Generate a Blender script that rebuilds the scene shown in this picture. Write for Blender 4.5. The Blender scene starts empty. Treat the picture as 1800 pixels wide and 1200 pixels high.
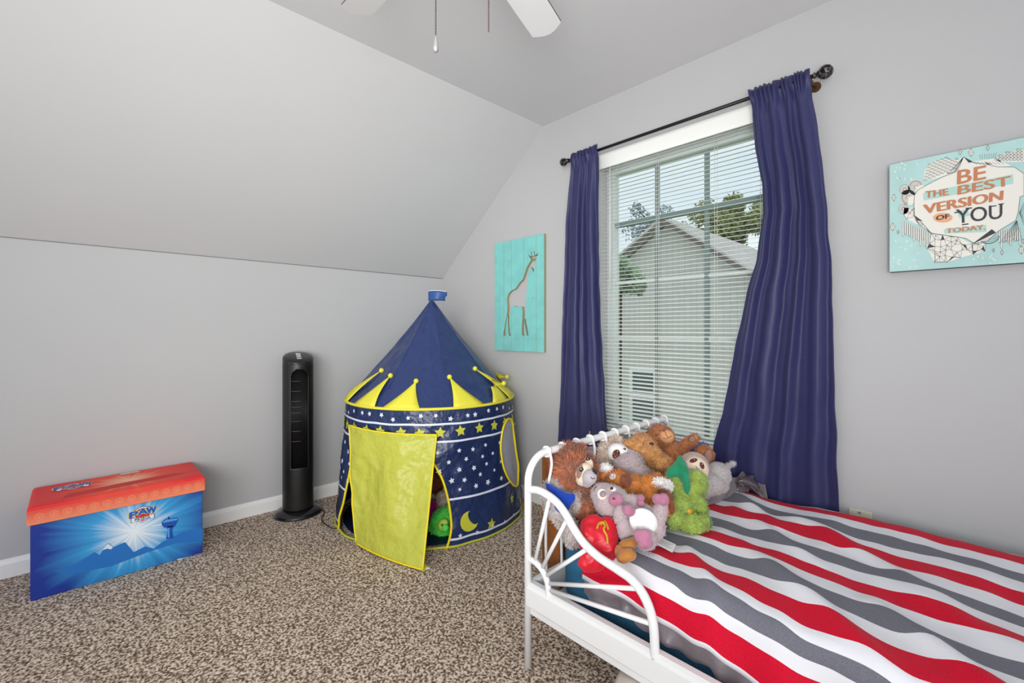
import bpy, bmesh, math, random
from mathutils import Vector, Matrix, noise
from mathutils.bvhtree import BVHTree
random.seed(7)
S = bpy.context.scene
COL = S.collection

# ------------------------------------------------------------------ camera, world, light, exposure
CAM = Vector((3.093, -2.173, 1.127))
FW = Vector((-0.7221, 0.6918, 0.0)).normalized()
RT = Vector((0.6918, 0.7221, 0.0)).normalized()
UP = Vector((0, 0, 1))
FOC = 799.0
cd = bpy.data.cameras.new('camera')
cd.sensor_width = 36.0
cd.lens = 36.0 * FOC / 1800.0
cd.shift_y = -20.0 / 1800.0
cd.clip_start = 0.02
cam = bpy.data.objects.new('camera', cd)
cam.location = CAM
cam.rotation_euler = (math.pi / 2, 0, math.atan2(-FW.x, FW.y))
COL.objects.link(cam)
S.camera = cam
S.view_settings.view_transform = 'Standard'
S.view_settings.look = 'None'
S.view_settings.gamma = 1.0
S.view_settings.use_curve_mapping = False
S.view_settings.exposure = -0.06

W = bpy.data.worlds.new('world')
S.world = W
W.use_nodes = True
nt = W.node_tree
nt.nodes.clear()
wo = nt.nodes.new('ShaderNodeOutputWorld')
wb = nt.nodes.new('ShaderNodeBackground')
wb.inputs['Strength'].default_value = 1.2
tc = nt.nodes.new('ShaderNodeTexCoord')
mp = nt.nodes.new('ShaderNodeMapping')
mp.inputs['Scale'].default_value = (1, 1, 3)
nz = nt.nodes.new('ShaderNodeTexNoise')
nz.inputs['Scale'].default_value = 2.2
nz.inputs['Detail'].default_value = 5
cr = nt.nodes.new('ShaderNodeValToRGB')
cr.color_ramp.elements[0].position = 0.38
cr.color_ramp.elements[0].color = (0.72, 0.79, 0.90, 1)
cr.color_ramp.elements[1].position = 0.62
cr.color_ramp.elements[1].color = (0.92, 0.92, 0.93, 1)
nt.links.new(tc.outputs['Generated'], mp.inputs['Vector'])
nt.links.new(mp.outputs['Vector'], nz.inputs['Vector'])
nt.links.new(nz.outputs['Fac'], cr.inputs['Fac'])
nt.links.new(cr.outputs['Color'], wb.inputs['Color'])
nt.links.new(wb.outputs['Background'], wo.inputs['Surface'])

def area_light(name, loc, target, size, size_y, power, col=(1, 1, 1), spread=180):
    l = bpy.data.lights.new(name, 'AREA')
    l.shape = 'RECTANGLE'; l.size = size; l.size_y = size_y; l.spread = math.radians(spread); l.energy = power; l.color = col
    o = bpy.data.objects.new(name, l)
    o.location = loc
    o.rotation_euler = (Vector(target) - Vector(loc)).to_track_quat('-Z', 'Y').to_euler()
    COL.objects.link(o)
    return o
# added fill lights behind the camera, standing in for a rear window and flash
area_light('rear_fill_light', (3.5, -3.6, 1.5), (0.3, -0.2, 1.4), 1.5, 1.3, 17, (1, 0.99, 0.98), 75)
area_light('upward_fill_light', (3.5, -2.7, 0.95), (1.7, -0.9, 2.44), 0.9, 0.9, 24, (1, 0.99, 0.98), 130)

# ------------------------------------------------------------------ helpers
def lin(c):
    out = []
    for v in c[:3]:
        v = v / 255.0
        out.append(v / 12.92 if v <= 0.04045 else ((v + 0.055) / 1.055) ** 2.4)
    return (out[0], out[1], out[2], 1.0)

def mat(name, rgb, rough=0.6, metal=0.0, spec=0.3, sheen=0.0, nscale=0, namp=0.0, bump=0.0, bscale=100, bdist=0.002, coat=0.0, det=3, rgb2=None, lo=0.35, hi=0.65, trans=0.0):
    m = bpy.data.materials.new(name)
    m.use_nodes = True
    n = m.node_tree
    b = n.nodes['Principled BSDF']
    c = lin(rgb)
    b.inputs['Base Color'].default_value = c
    b.inputs['Roughness'].default_value = rough
    b.inputs['Metallic'].default_value = metal
    b.inputs['Specular IOR Level'].default_value = spec
    b.inputs['Sheen Weight'].default_value = sheen
    b.inputs['Coat Weight'].default_value = coat
    t = n.nodes.new('ShaderNodeTexCoord')
    if nscale:
        x = n.nodes.new('ShaderNodeTexNoise')
        x.inputs['Scale'].default_value = nscale
        x.inputs['Detail'].default_value = det
        r = n.nodes.new('ShaderNodeValToRGB')
        c2 = lin(rgb2) if rgb2 else tuple(v * (1 - namp) for v in c[:3]) + (1,)
        c1 = c if rgb2 else tuple(min(1, v * (1 + namp)) for v in c[:3]) + (1,)
        r.color_ramp.elements[0].position = lo; r.color_ramp.elements[0].color = c2
        r.color_ramp.elements[1].position = hi; r.color_ramp.elements[1].color = c1
        n.links.new(t.outputs['Object'], x.inputs['Vector'])
        n.links.new(x.outputs['Fac'], r.inputs['Fac'])
        n.links.new(r.outputs['Color'], b.inputs['Base Color'])
    if bump:
        x = n.nodes.new('ShaderNodeTexNoise')
        x.inputs['Scale'].default_value = bscale
        x.inputs['Detail'].default_value = 3
        p = n.nodes.new('ShaderNodeBump')
        p.inputs['Strength'].default_value = bump
        p.inputs['Distance'].default_value = bdist
        n.links.new(t.outputs['Object'], x.inputs['Vector'])
        n.links.new(x.outputs['Fac'], p.inputs['Height'])
        n.links.new(p.outputs['Normal'], b.inputs['Normal'])
    return m

def clear_mat(name, rgb, alpha, gloss=0.06):
    m = bpy.data.materials.new(name)
    m.use_nodes = True
    n = m.node_tree
    n.nodes.clear()
    o = n.nodes.new('ShaderNodeOutputMaterial')
    tr = n.nodes.new('ShaderNodeBsdfTransparent')
    tr.inputs['Color'].default_value = lin(rgb)
    g = n.nodes.new('ShaderNodeBsdfGlossy')
    g.inputs['Roughness'].default_value = 0.03
    mx = n.nodes.new('ShaderNodeMixShader')
    mx.inputs['Fac'].default_value = gloss
    n.links.new(tr.outputs[0], mx.inputs[1]); n.links.new(g.outputs[0], mx.inputs[2])
    n.links.new(mx.outputs[0], o.inputs['Surface'])
    return m

def tag(o, label=None, cat=None, group=None, kind=None):
    if label: o['label'] = label
    if cat: o['category'] = cat
    if group: o['group'] = group
    if kind: o['kind'] = kind
    return o

def thing(name, loc, label=None, cat=None, group=None, kind=None):
    o = bpy.data.objects.new(name, None)
    o.empty_display_size = 0.05
    o.location = loc
    COL.objects.link(o)
    return tag(o, label, cat, group, kind)

class MB:
    """collects vertices and faces (world coordinates) of ONE mesh"""
    def __init__(s):
        s.v = []; s.f = []; s.m = []; s.sm = []
    def face(s, idx, mi=0, sm=False):
        s.f.append(tuple(idx)); s.m.append(mi); s.sm.append(sm)
    def poly(s, pts, mi=0):
        b = len(s.v); s.v += [Vector(p) for p in pts]; s.face(range(b, b + len(pts)), mi)
    def box(s, a, b, mi=0):
        x0, x1 = sorted((a[0], b[0])); y0, y1 = sorted((a[1], b[1])); z0, z1 = sorted((a[2], b[2]))
        n = len(s.v)
        s.v += [Vector(p) for p in ((x0,y0,z0),(x1,y0,z0),(x1,y1,z0),(x0,y1,z0),(x0,y0,z1),(x1,y0,z1),(x1,y1,z1),(x0,y1,z1))]
        for q in ((0,3,2,1),(4,5,6,7),(0,1,5,4),(1,2,6,5),(2,3,7,6),(3,0,4,7)):
            s.face([n + i for i in q], mi)
    def prism(s, outline, vec, mi=0, mi_side=None, sm=False):
        n = len(s.v); k = len(outline); vec = Vector(vec)
        s.v += [Vector(p) for p in outline] + [Vector(p) + vec for p in outline]
        s.face(range(n, n + k), mi); s.face(range(n + 2 * k - 1, n + k - 1, -1), mi)
        for i in range(k):
            j = (i + 1) % k
            s.face((n + i, n + k + i, n + k + j, n + j), mi if mi_side is None else mi_side, sm)
    def tube(s, path, r, seg=10, closed=False, mi=0, cap=True):
        path = [Vector(p) for p in path]; k = len(path)
        rr = r if isinstance(r, (list, tuple)) else [r] * k
        n = len(s.v); prev = None
        for i, p in enumerate(path):
            if closed: t = path[(i + 1) % k] - path[i - 1]
            else: t = path[min(i + 1, k - 1)] - path[max(i - 1, 0)]
            t.normalize()
            if prev is None:
                a = t.orthogonal().normalized()
            else:
                a = prev - t * prev.dot(t)
                a = a.normalized() if a.length > 1e-6 else t.orthogonal().normalized()
            prev = a; b = t.cross(a)
            for j in range(seg):
                an = 2 * math.pi * j / seg
                s.v.append(p + (a * math.cos(an) + b * math.sin(an)) * rr[i])
        for i in range(k if closed else k - 1):
            i2 = (i + 1) % k
            for j in range(seg):
                j2 = (j + 1) % seg
                s.face((n + i*seg + j, n + i*seg + j2, n + i2*seg + j2, n + i2*seg + j), mi, True)
        if cap and not closed:
            s.face([n + j for j in range(seg)][::-1], mi); s.face([n + (k-1)*seg + j for j in range(seg)], mi)
    def lathe(s, c, prof, seg=32, mi=0, sx=1, sy=1):
        n = len(s.v); c = Vector(c); k = len(prof)
        for r, z in prof:
            for j in range(seg):
                an = 2 * math.pi * j / seg
                s.v.append(c + Vector((r * math.cos(an) * sx, r * math.sin(an) * sy, z)))
        for i in range(k - 1):
            for j in range(seg):
                j2 = (j + 1) % seg
                s.face((n + i*seg + j, n + i*seg + j2, n + (i+1)*seg + j2, n + (i+1)*seg + j), mi, True)
        s.face([n + j for j in range(seg)][::-1], mi); s.face([n + (k-1)*seg + j for j in range(seg)], mi)
    def ell(s, c, ax, seg=16, rings=10, mi=0):
        """ellipsoid, ax = three axis vectors"""
        c = Vector(c); n = len(s.v); A = [Vector(a) for a in ax]
        s.v.append(c - A[2])
        for i in range(1, rings):
            ph = -math.pi/2 + math.pi * i / rings
            for j in range(seg):
                an = 2 * math.pi * j / seg
                s.v.append(c + A[0]*math.cos(ph)*math.cos(an) + A[1]*math.cos(ph)*math.sin(an) + A[2]*math.sin(ph))
        s.v.append(c + A[2]); top = len(s.v) - 1
        for j in range(seg):
            j2 = (j+1) % seg
            s.face((n, n+1+j2, n+1+j), mi, True)
            s.face((top, n+1+(rings-2)*seg+j, n+1+(rings-2)*seg+j2), mi, True)
            for i in range(rings-2):
                s.face((n+1+i*seg+j, n+1+i*seg+j2, n+1+(i+1)*seg+j2, n+1+(i+1)*seg+j), mi, True)
    def sphere(s, c, r, mi=0, seg=12, rings=8):
        s.ell(c, ((r,0,0),(0,r,0),(0,0,r)), seg, rings, mi)
    def grid(s, fn, nu, nv, mi=0, sm=True, skip=None, mfn=None):
        n = len(s.v)
        for i in range(nu + 1):
            for j in range(nv + 1):
                s.v.append(Vector(fn(i / nu, j / nv)))
        for i in range(nu):
            for j in range(nv):
                if skip and skip((i + .5) / nu, (j + .5) / nv): continue
                a = n + i*(nv+1) + j
                s.face((a, a+nv+1, a+nv+2, a+1), mfn((i+.5)/nu, (j+.5)/nv) if mfn else mi, sm)
    def build(s, name, mats, parent=None, solid=0, bevel=0, bseg=2, recenter=True):
        if not isinstance(mats, (list, tuple)): mats = [mats]
        if parent is not None:
            q = parent; off = Vector((0,0,0))
            while q is not None:
                off += q.location; q = q.parent
        elif recenter:
            xs = [p.x for p in s.v]; ys = [p.y for p in s.v]; zs = [p.z for p in s.v]
            off = Vector(((min(xs)+max(xs))/2, (min(ys)+max(ys))/2, min(zs)))
        else: off = Vector((0,0,0))
        me = bpy.data.meshes.new(name)
        me.from_pydata([tuple(p - off) for p in s.v], [], s.f)
        for mm in mats: me.materials.append(mm)
        me.polygons.foreach_set('material_index', s.m)
        me.polygons.foreach_set('use_smooth', s.sm)
        me.update()
        bm = bmesh.new(); bm.from_mesh(me)
        if not solid: bmesh.ops.recalc_face_normals(bm, faces=bm.faces)
        bm.to_mesh(me); bm.free()
        o = bpy.data.objects.new(name, me)
        COL.objects.link(o)
        if parent is not None: o.parent = parent
        else: o.location = off
        if solid:
            md = o.modifiers.new('solid', 'SOLIDIFY'); md.thickness = solid; md.offset = 0
        if bevel:
            md = o.modifiers.new('bevel', 'BEVEL'); md.width = bevel; md.segments = bseg; md.limit_method = 'ANGLE'; md.angle_limit = 0.7
        return o

def smooth_path(pts, n=8, closed=False):
    """Catmull-Rom through points"""
    P = [Vector(p) for p in pts]; out = []; k = len(P)
    rng = range(k) if closed else range(k - 1)
    for i in rng:
        if closed: a, b, c, d = P[i-1], P[i], P[(i+1) % k], P[(i+2) % k]
        else: a, b, c, d = P[max(i-1,0)], P[i], P[i+1], P[min(i+2,k-1)]
        for j in range(n):
            t = j / n
            out.append(0.5 * ((2*b) + (c-a)*t + (2*a-5*b+4*c-d)*t*t + (3*b-a-3*c+d)*t*t*t))
    if not closed: out.append(P[-1])
    return out

def interp(tab, x):
    if x <= tab[0][0]: return tab[0][1]
    for (a, b), (c, d) in zip(tab, tab[1:]):
        if x <= c: return b + (d - b) * (x - a) / (c - a)
    return tab[-1][1]

def nz3(x, y, z=0.0): return noise.noise(Vector((x, y, z)))

def in_poly(x, y, P):
    ins = False; k = len(P)
    for i in range(k):
        x1, y1 = P[i]; x2, y2 = P[i-1]
        if (y1 > y) != (y2 > y) and x < (x2-x1)*(y-y1)/(y2-y1) + x1: ins = not ins
    return ins

# rays of the surveyed photograph: used to read real positions off it
def ray(px, py): return FW + RT * ((px - 900) / FOC) + UP * ((580 - py) / FOC)
def at(px, py, d): return CAM + ray(px, py) * d
def on_z(px, py, z=0.0):
    d = ray(px, py); return CAM + d * ((z - CAM.z) / d.z)
def on_y(px, py, y=0.0):
    d = ray(px, py); return CAM + d * ((y - CAM.y) / d.y)
def on_x(px, py, x=0.0):
    d = ray(px, py); return CAM + d * ((x - CAM.x) / d.x)

_font = {}
def text_polys(txt, size):
    """list of (verts2d, faces) for a word in the built-in typeface, lower-left at 0,0; returns verts, faces, width"""
    key = (txt, size)
    if key in _font: return _font[key]
    cu = bpy.data.curves.new('t', 'FONT'); cu.body = txt; cu.size = size; cu.resolution_u = 4
    o = bpy.data.objects.new('t', cu); COL.objects.link(o)
    dg = bpy.context.evaluated_depsgraph_get(); dg.update()
    me = bpy.data.meshes.new_from_object(o.evaluated_get(dg))
    vs = [(v.co.x, v.co.y) for v in me.vertices]; fs = [tuple(p.vertices) for p in me.polygons]
    bpy.data.objects.remove(o); bpy.data.curves.remove(cu); bpy.data.meshes.remove(me)
    x0 = min(v[0] for v in vs); x1 = max(v[0] for v in vs)
    y0 = min(v[1] for v in vs); y1 = max(v[1] for v in vs)
    _font[key] = ([(v[0]-x0, v[1]-y0) for v in vs], fs, x1-x0, y1-y0)
    return _font[key]

def put_text(mb, txt, fn, u, v, w, h, mi=0, bold=0.0):
    """write txt in box (u..u+w, v..v+h) of a surface fn(u,v)->3D"""
    vs, fs, tw, th = text_polys(txt, 1.0)
    offs = [(0, 0)] if not bold else [(-bold, 0), (bold, 0), (0, bold), (0, -bold)]
    for k, (du, dv) in enumerate(offs):
        n = len(mb.v)
        mb.v += [Vector(fn(u + x / tw * w + du, v + y / th * h + dv, k)) for x, y in vs]
        for f in fs: mb.face([n + i for i in f], mi)

# ------------------------------------------------------------------ materials
M = {}
M['wall'] = mat('wall_paint', (188, 188, 188), 0.7, spec=0.25, nscale=1.2, namp=0.012, bump=0.12, bscale=60, bdist=0.004)
M['ceil'] = mat('ceiling_paint', (214, 214, 215), 0.75, spec=0.2, nscale=1.0, namp=0.012, bump=0.1, bscale=50, bdist=0.004)
M['trim'] = mat('trim_paint', (240, 240, 238), 0.35, spec=0.4)
M['white_metal'] = mat('white_powder_coat', (228, 228, 227), 0.3, spec=0.5)
M['seam'] = mat('joint_line', (120, 118, 118), 0.8)
M['blind'] = mat('blind_white', (244, 246, 240), 0.35, spec=0.4)
M['vinyl'] = mat('window_vinyl', (208, 216, 214), 0.4)
M['mull'] = mat('window_muntin', (122, 140, 138), 0.5)
M['glass'] = clear_mat('window_glass', (246, 252, 250), 1.0, 0.03)
M['cord'] = mat('blind_cord', (225, 225, 220), 0.7)
M['navy'] = mat('navy_curtain_satin', (46, 47, 90), 0.48, spec=0.35, sheen=0.06, nscale=160, namp=0.12, bump=0.25, bscale=500, bdist=0.001)
M['rod'] = mat('black_rod_metal', (42, 40, 42), 0.4, metal=0.6, spec=0.5)
M['finial'] = mat('mottled_pewter', (120, 115, 112), 0.35, metal=0.8, nscale=90, rgb2=(30, 28, 30), lo=0.45, hi=0.55)
M['bronze'] = mat('bronze_bracket', (110, 82, 55), 0.4, metal=0.7)
M['black'] = mat('black_plastic', (17, 17, 18), 0.4, spec=0.5)
M['black_gloss'] = mat('black_gloss_plastic', (20, 20, 23), 0.2, spec=0.6)
M['black_matt'] = mat('dark_slot', (12, 12, 13), 0.8)
M['silver'] = mat('silver_plastic', (200, 200, 205), 0.3, metal=0.5)
M['teal'] = mat('teal_stained_planks', (130, 204, 198), 0.6, nscale=14, namp=0.06, bump=0.3, bscale=120, bdist=0.001)
M['wood_edge'] = mat('bare_plank_edge', (150, 150, 120), 0.7)
M['hole'] = mat('nail_hole', (70, 70, 60), 0.8)
M['red'] = mat('blanket_red', (206, 12, 46), 0.7, spec=0.15, sheen=0.05, nscale=350, namp=0.12, bump=0.35, bscale=420, bdist=0.001)
M['white'] = mat('blanket_white', (232, 232, 236), 0.75, spec=0.15, sheen=0.0, bump=0.3, bscale=420, bdist=0.001)
M['gray'] = mat('blanket_gray', (112, 112, 122), 0.7, spec=0.15, sheen=0.08, nscale=350, namp=0.12, bump=0.35, bscale=420, bdist=0.001)
M['satin'] = mat('gray_satin', (122, 114, 118), 0.28, spec=0.6, sheen=0.2)
M['satin_dark'] = mat('dark_brown_satin', (84, 74, 78), 0.25, spec=0.7)
M['sheet'] = mat('blue_sheet', (44, 100, 132), 0.75, nscale=60, namp=0.06, bump=0.2, bscale=60, bdist=0.003)
M['slat'] = mat('bed_board_white', (226, 232, 236), 0.5)
M['oak'] = mat('oak_board', (206, 156, 92), 0.5, nscale=8, rgb2=(186, 134, 70))
M['oak_dark'] = mat('brown_oak_post', (150, 92, 44), 0.45, nscale=9, rgb2=(112, 62, 26))
M['ottoman'] = mat('beige_faux_leather', (206, 194, 184), 0.5, nscale=6, namp=0.05)
M['ivory'] = mat('ivory_plate', (216, 210, 186), 0.4)
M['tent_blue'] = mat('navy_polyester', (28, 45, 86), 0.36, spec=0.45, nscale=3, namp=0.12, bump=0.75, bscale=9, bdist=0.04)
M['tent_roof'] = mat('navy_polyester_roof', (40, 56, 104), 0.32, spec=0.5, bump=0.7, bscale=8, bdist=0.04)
M['tent_yel'] = mat('yellow_polyester', (224, 216, 68), 0.5, spec=0.3)
M['star_yel'] = mat('printed_star_yellow', (190, 192, 62), 0.45)
M['star_wht'] = mat('printed_star_white', (214, 220, 236), 0.45)
M['flap'] = mat('olive_yellow_flap', (186, 188, 72), 0.4, spec=0.35, bump=0.85, bscale=7, bdist=0.05)
M['pipe'] = mat('yellow_piping', (242, 218, 30), 0.5)
M['rim'] = mat('yellow_green_rim', (190, 196, 70), 0.5)
M['tent_floor'] = mat('navy_floor_cloth', (22, 34, 66), 0.55, bump=0.3, bscale=10, bdist=0.01)
M['fan_white'] = mat('white_fan_blade', (230, 230, 230), 0.4)
M['fan_edge'] = mat('worn_blade_edge', (96, 90, 84), 0.7)
M['brass'] = mat('dark_bead_chain', (110, 90, 85), 0.35, metal=0.8)
M['pewter'] = mat('pewter_pull', (176, 172, 172), 0.38, metal=0.6)
M['canvas'] = mat('aqua_canvas_print', (176, 212, 208), 0.7, nscale=9, namp=0.06, bump=0.1, bscale=300, bdist=0.001)
M['canvas_edge'] = mat('canvas_dark_edge', (80, 90, 92), 0.7)
M['cream'] = mat('print_cream', (232, 230, 220), 0.7)
M['ink'] = mat('print_ink', (66, 68, 72), 0.7)
M['copper'] = mat('print_copper', (196, 130, 92), 0.6)
M['peach'] = mat('print_peach', (232, 172, 130), 0.6)
M['aqua2'] = mat('print_aqua_band', (176, 214, 204), 0.7)
M['tagwhite'] = mat('white_cloth_label', (240, 240, 240), 0.8)

def carpet_mat():
    m = bpy.data.materials.new('speckled_brown_carpet'); m.use_nodes = True
    n = m.node_tree; b = n.nodes['Principled BSDF']
    b.inputs['Roughness'].default_value = 0.95; b.inputs['Specular IOR Level'].default_value = 0.1
    t = n.nodes.new('ShaderNodeTexCoord')
    v = n.nodes.new('ShaderNodeTexNoise'); v.inputs['Scale'].default_value = 112; v.inputs['Detail'].default_value = 2.5
    v.inputs['Roughness'].default_value = 0.6
    r = n.nodes.new('ShaderNodeValToRGB')
    e = r.color_ramp.elements
    e[0].position = 0.40; e[0].color = lin((98, 78, 62))
    e[1].position = 0.60; e[1].color = lin((234, 218, 200))
    k = e.new(0.5); k.color = lin((176, 157, 140))
    big = n.nodes.new('ShaderNodeTexNoise'); big.inputs['Scale'].default_value = 2.5; big.inputs['Detail'].default_value = 3
    mr = n.nodes.new('ShaderNodeMapRange'); mr.inputs['To Min'].default_value = 0.86; mr.inputs['To Max'].default_value = 1.1
    mx = n.nodes.new('ShaderNodeVectorMath'); mx.operation = 'SCALE'
    bp = n.nodes.new('ShaderNodeBump'); bp.inputs['Strength'].default_value = 0.6; bp.inputs['Distance'].default_value = 0.004
    n.links.new(t.outputs['Object'], v.inputs['Vector']); n.links.new(t.outputs['Object'], big.inputs['Vector'])
    n.links.new(v.outputs['Fac'], r.inputs['Fac']); n.links.new(big.outputs['Fac'], mr.inputs['Value'])
    n.links.new(r.outputs['Color'], mx.inputs[0]); n.links.new(mr.outputs['Result'], mx.inputs['Scale'])
    n.links.new(mx.outputs['Vector'], b.inputs['Base Color'])
    n.links.new(v.outputs['Fac'], bp.inputs['Height']); n.links.new(bp.outputs['Normal'], b.inputs['Normal'])
    return m
M['carpet'] = carpet_mat()

# ------------------------------------------------------------------ the room
XR, YB = 4.6, -3.7           # right end and rear end of the built part
ZK, ZC, XS = 1.55, 2.44, 1.115
def struct(name, mb, m, parent=None, **k):
    o = mb.build(name, m, parent, **k)
    if parent is None: o['kind'] = 'structure'
    return o

b = MB(); b.box((-0.12, YB, -0.06), (XR, 0.14, 0)); struct('floor', b, M['carpet'])
b = MB(); b.box((-0.12, YB, 0), (0, 0.14, ZK)); struct('wall_left', b, M['wall'])
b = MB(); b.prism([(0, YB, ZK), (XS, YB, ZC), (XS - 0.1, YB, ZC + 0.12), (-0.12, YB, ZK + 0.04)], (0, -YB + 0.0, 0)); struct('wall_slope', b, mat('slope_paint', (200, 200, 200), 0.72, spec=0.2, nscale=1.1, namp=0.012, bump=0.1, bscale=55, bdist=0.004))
b = MB(); b.box((XS, YB, ZC), (XR, 0.14, ZC + 0.1)); struct('ceiling', b, M['ceil'])
WX0, WX1, WZ0, WZ1 = 1.545, 2.46, 0.545, 2.135
b = MB()
def slab(pts): b.prism([(x, 0, z) for x, z in pts], (0, 0.14, 0))
slab([(0, 0), (WX0, 0), (WX0, ZC), (XS, ZC), (0, ZK)])
slab([(WX1, 0), (XR, 0), (XR, ZC), (WX1, ZC)])
slab([(WX0, 0), (WX1, 0), (WX1, WZ0), (WX0, WZ0)])
slab([(WX0, WZ1), (WX1, WZ1), (WX1, ZC), (WX0, ZC)])
struct('wall_back', b, M['wall'])
# baseboards with a small moulded top
def baseboard(name, a, c, nrm):
    a = Vector(a); c = Vector(c); nrm = Vector(nrm); mb = MB()
    prof = [(0, 0), (0.014, 0), (0.014, 0.062), (0.009, 0.078), (0.004, 0.084), (0, 0.084)]
    mb.prism([a + nrm * p + UP * z for p, z in prof], c - a)
    return struct(name, mb, M['trim'])
baseboard('baseboard_left', (0.0, YB, 0), (0.0, 0, 0), (1, 0, 0))
baseboard('baseboard_back', (0.014, 0.0, 0), (XR, 0.0, 0), (0, -1, 0))
# thin cracked joints where the painted boards meet
b = MB(); b.tube([(0.002, YB, ZK), (0.002, -0.0, ZK)], 0.0016, 6); struct('trim_1', b, M['seam'])
b = MB(); b.box((WX0 - 0.0, 0.0, WZ0 - 0.03), (WX1, 0.1, WZ0)); b.box((WX0 - 0.04, -0.035, WZ0 - 0.03), (WX1 + 0.04, 0.0, WZ0)); struct('trim_2', b, M['trim'], bevel=0.004)

# window
w = thing('window_1', (2.0, 0.1, WZ0)); w['kind'] = 'structure'
b = MB()
fx0, fx1, fz0, fz1 = WX0, WX1, WZ0, WZ1
t = 0.05
b.box((fx0, 0.085, fz0), (fx0 + t, 0.135, fz1)); b.box((fx1 - t, 0.085, fz0), (fx1, 0.135, fz1))
b.box((fx0 + t, 0.085, fz0), (fx1 - t, 0.135, fz0 + t)); b.box((fx0 + t, 0.085, fz1 - 0.11), (fx1 - t, 0.135, fz1))
b.build('frame', M['vinyl'], w, bevel=0.004)
b = MB()
b.box((fx0 + t, 0.092, 1.722), (fx1 - t, 0.12, 1.748))
b.build('sash_rail', M['mull'], w, bevel=0.003)
b = MB()
for x in (1.857, 2.126): b.box((x - 0.011, 0.098, fz0 + t), (x + 0.011, 0.112, fz1 - 0.11))
b.build('muntin', M['mull'], w)
b = MB()
for z in (1.40, 1.08, 0.768): b.box((fx0 + t, 0.099, z - 0.009), (fx1 - t, 0.111, z + 0.009))
b.build('muntin', M['vinyl'], w)  # crossbars coloured paler than the uprights to carry reflected room light
b = MB(); b.box((fx0 + t, 0.103, fz0 + t), (fx1 - t, 0.106, fz1 - 0.11)); b.build('pane', M['glass'], w)

# blind
bl = thing('window_blind', (2.0, 0.03, 0.56), 'white horizontal slatted blind lowered over the window between the navy curtains', 'blind')
bx0, bx1 = WX0 + 0.006, WX1 - 0.006
b = MB(); b.box((bx0, 0.005, 2.095), (bx1, 0.05, 2.13)); b.build('headrail', M['blind'], bl, bevel=0.003)
b = MB(); b.prism([(bx0, -0.006, 2.048), (bx0, -0.010, 2.06), (bx0, -0.010, 2.118), (bx0, -0.004, 2.132), (bx0, 0.002, 2.132), (bx0, 0.002, 2.048)], (bx1 - bx0, 0, 0)); b.build('valance', M['blind'], bl)
b = MB()
ns = 70; z0 = 0.585; z1 = 2.05; tl = math.radians(10)
for i in range(ns):
    z = z0 + (z1 - z0) * i / (ns - 1)
    pr = []
    for k in range(5):
        a = (k / 4 - 0.5)
        y = 0.03 + a * 0.0255 * math.cos(tl); zz = z + a * 0.0255 * math.sin(tl) + 0.0018 * (1 - (2*a)**2)
        pr.append((y, zz))
    sag = 0
    n0 = len(b.v)
    for x in (bx0, bx1):
        for y, zz in pr: b.v.append(Vector((x, y, zz)))
        for y, zz in pr: b.v.append(Vector((x, y, zz - 0.0009)))
    for k in range(4):
        b.face((n0+k, n0+k+1, n0+10+k+1, n0+10+k), 0, True)
        b.face((n0+5+k+1, n0+5+k, n0+15+k, n0+15+k+1), 0, True)
    b.face((n0, n0+10, n0+15, n0+5)); b.face((n0+4, n0+9, n0+19, n0+14))
b.build('slats', M['blind'], bl)
b = MB(); b.box((bx0, 0.018, 0.556), (bx1, 0.042, 0.572)); b.build('bottom_rail', M['blind'], bl, bevel=0.002)
for x in (1.655, 1.90, 2.2, 2.4):
    b = MB()
    b.tube([(x, 0.0155, 0.57), (x, 0.0155, 2.06)], 0.0009, 5); b.tube([(x, 0.0445, 0.57), (x, 0.0445, 2.06)], 0.0009, 5)
    b.tube([(x + 0.012, 0.014, 0.57), (x + 0.012, 0.014, 2.06)], 0.0007, 5)
    b.build('ladder_cord', M['cord'], bl)
b = MB(); b.tube([(1.622, 0.002, 1.36), (1.622, 0.002, 2.045)], 0.0035, 6); b.tube([(1.622, 0.002, 2.035), (1.622, 0.01, 2.055)], 0.002, 6); b.build('tilt_wand', M['cord'], bl)

# curtain rod
cr_ = thing('curtain_rod', (2.0, 0, 2.13), 'thin black curtain rod with mottled ball finials across the top of the window', 'curtain rod')
RZ, RY = 2.126, -0.08
b = MB(); b.tube([(1.375, RY, RZ), (2.635, RY, RZ)], 0.008, 12); b.build('rod', M['rod'], cr_)
for sx, x in ((-1, 1.352), (1, 2.662)):
    b = MB(); R_ = 0.023 if sx < 0 else 0.026
    b.sphere((x, RY, RZ), R_, seg=20, rings=14)
    b.tube([(x - sx * 0.020, RY, RZ), (x - sx * 0.026, RY, RZ), (x - sx * 0.03, RY, RZ), (x - sx * 0.036, RY, RZ), (x - sx * 0.04, RY, RZ)], [0.010, 0.014, 0.008, 0.013, 0.009], 14)
    b.build('finial', M['finial'], cr_)
    xb = x - sx * 0.05
    b = MB(); b.tube([(xb, RY, RZ - 0.016), (xb, RY, RZ - 0.008)], 0.006, 8); b.tube([(xb, RY, RZ - 0.012), (xb, -0.004, RZ - 0.012)], 0.0055, 8)
    b.tube([(xb, -0.007, RZ - 0.012), (xb, 0, RZ - 0.012)], 0.02, 16)
    b.build('bracket', M['bronze'], cr_)

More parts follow.
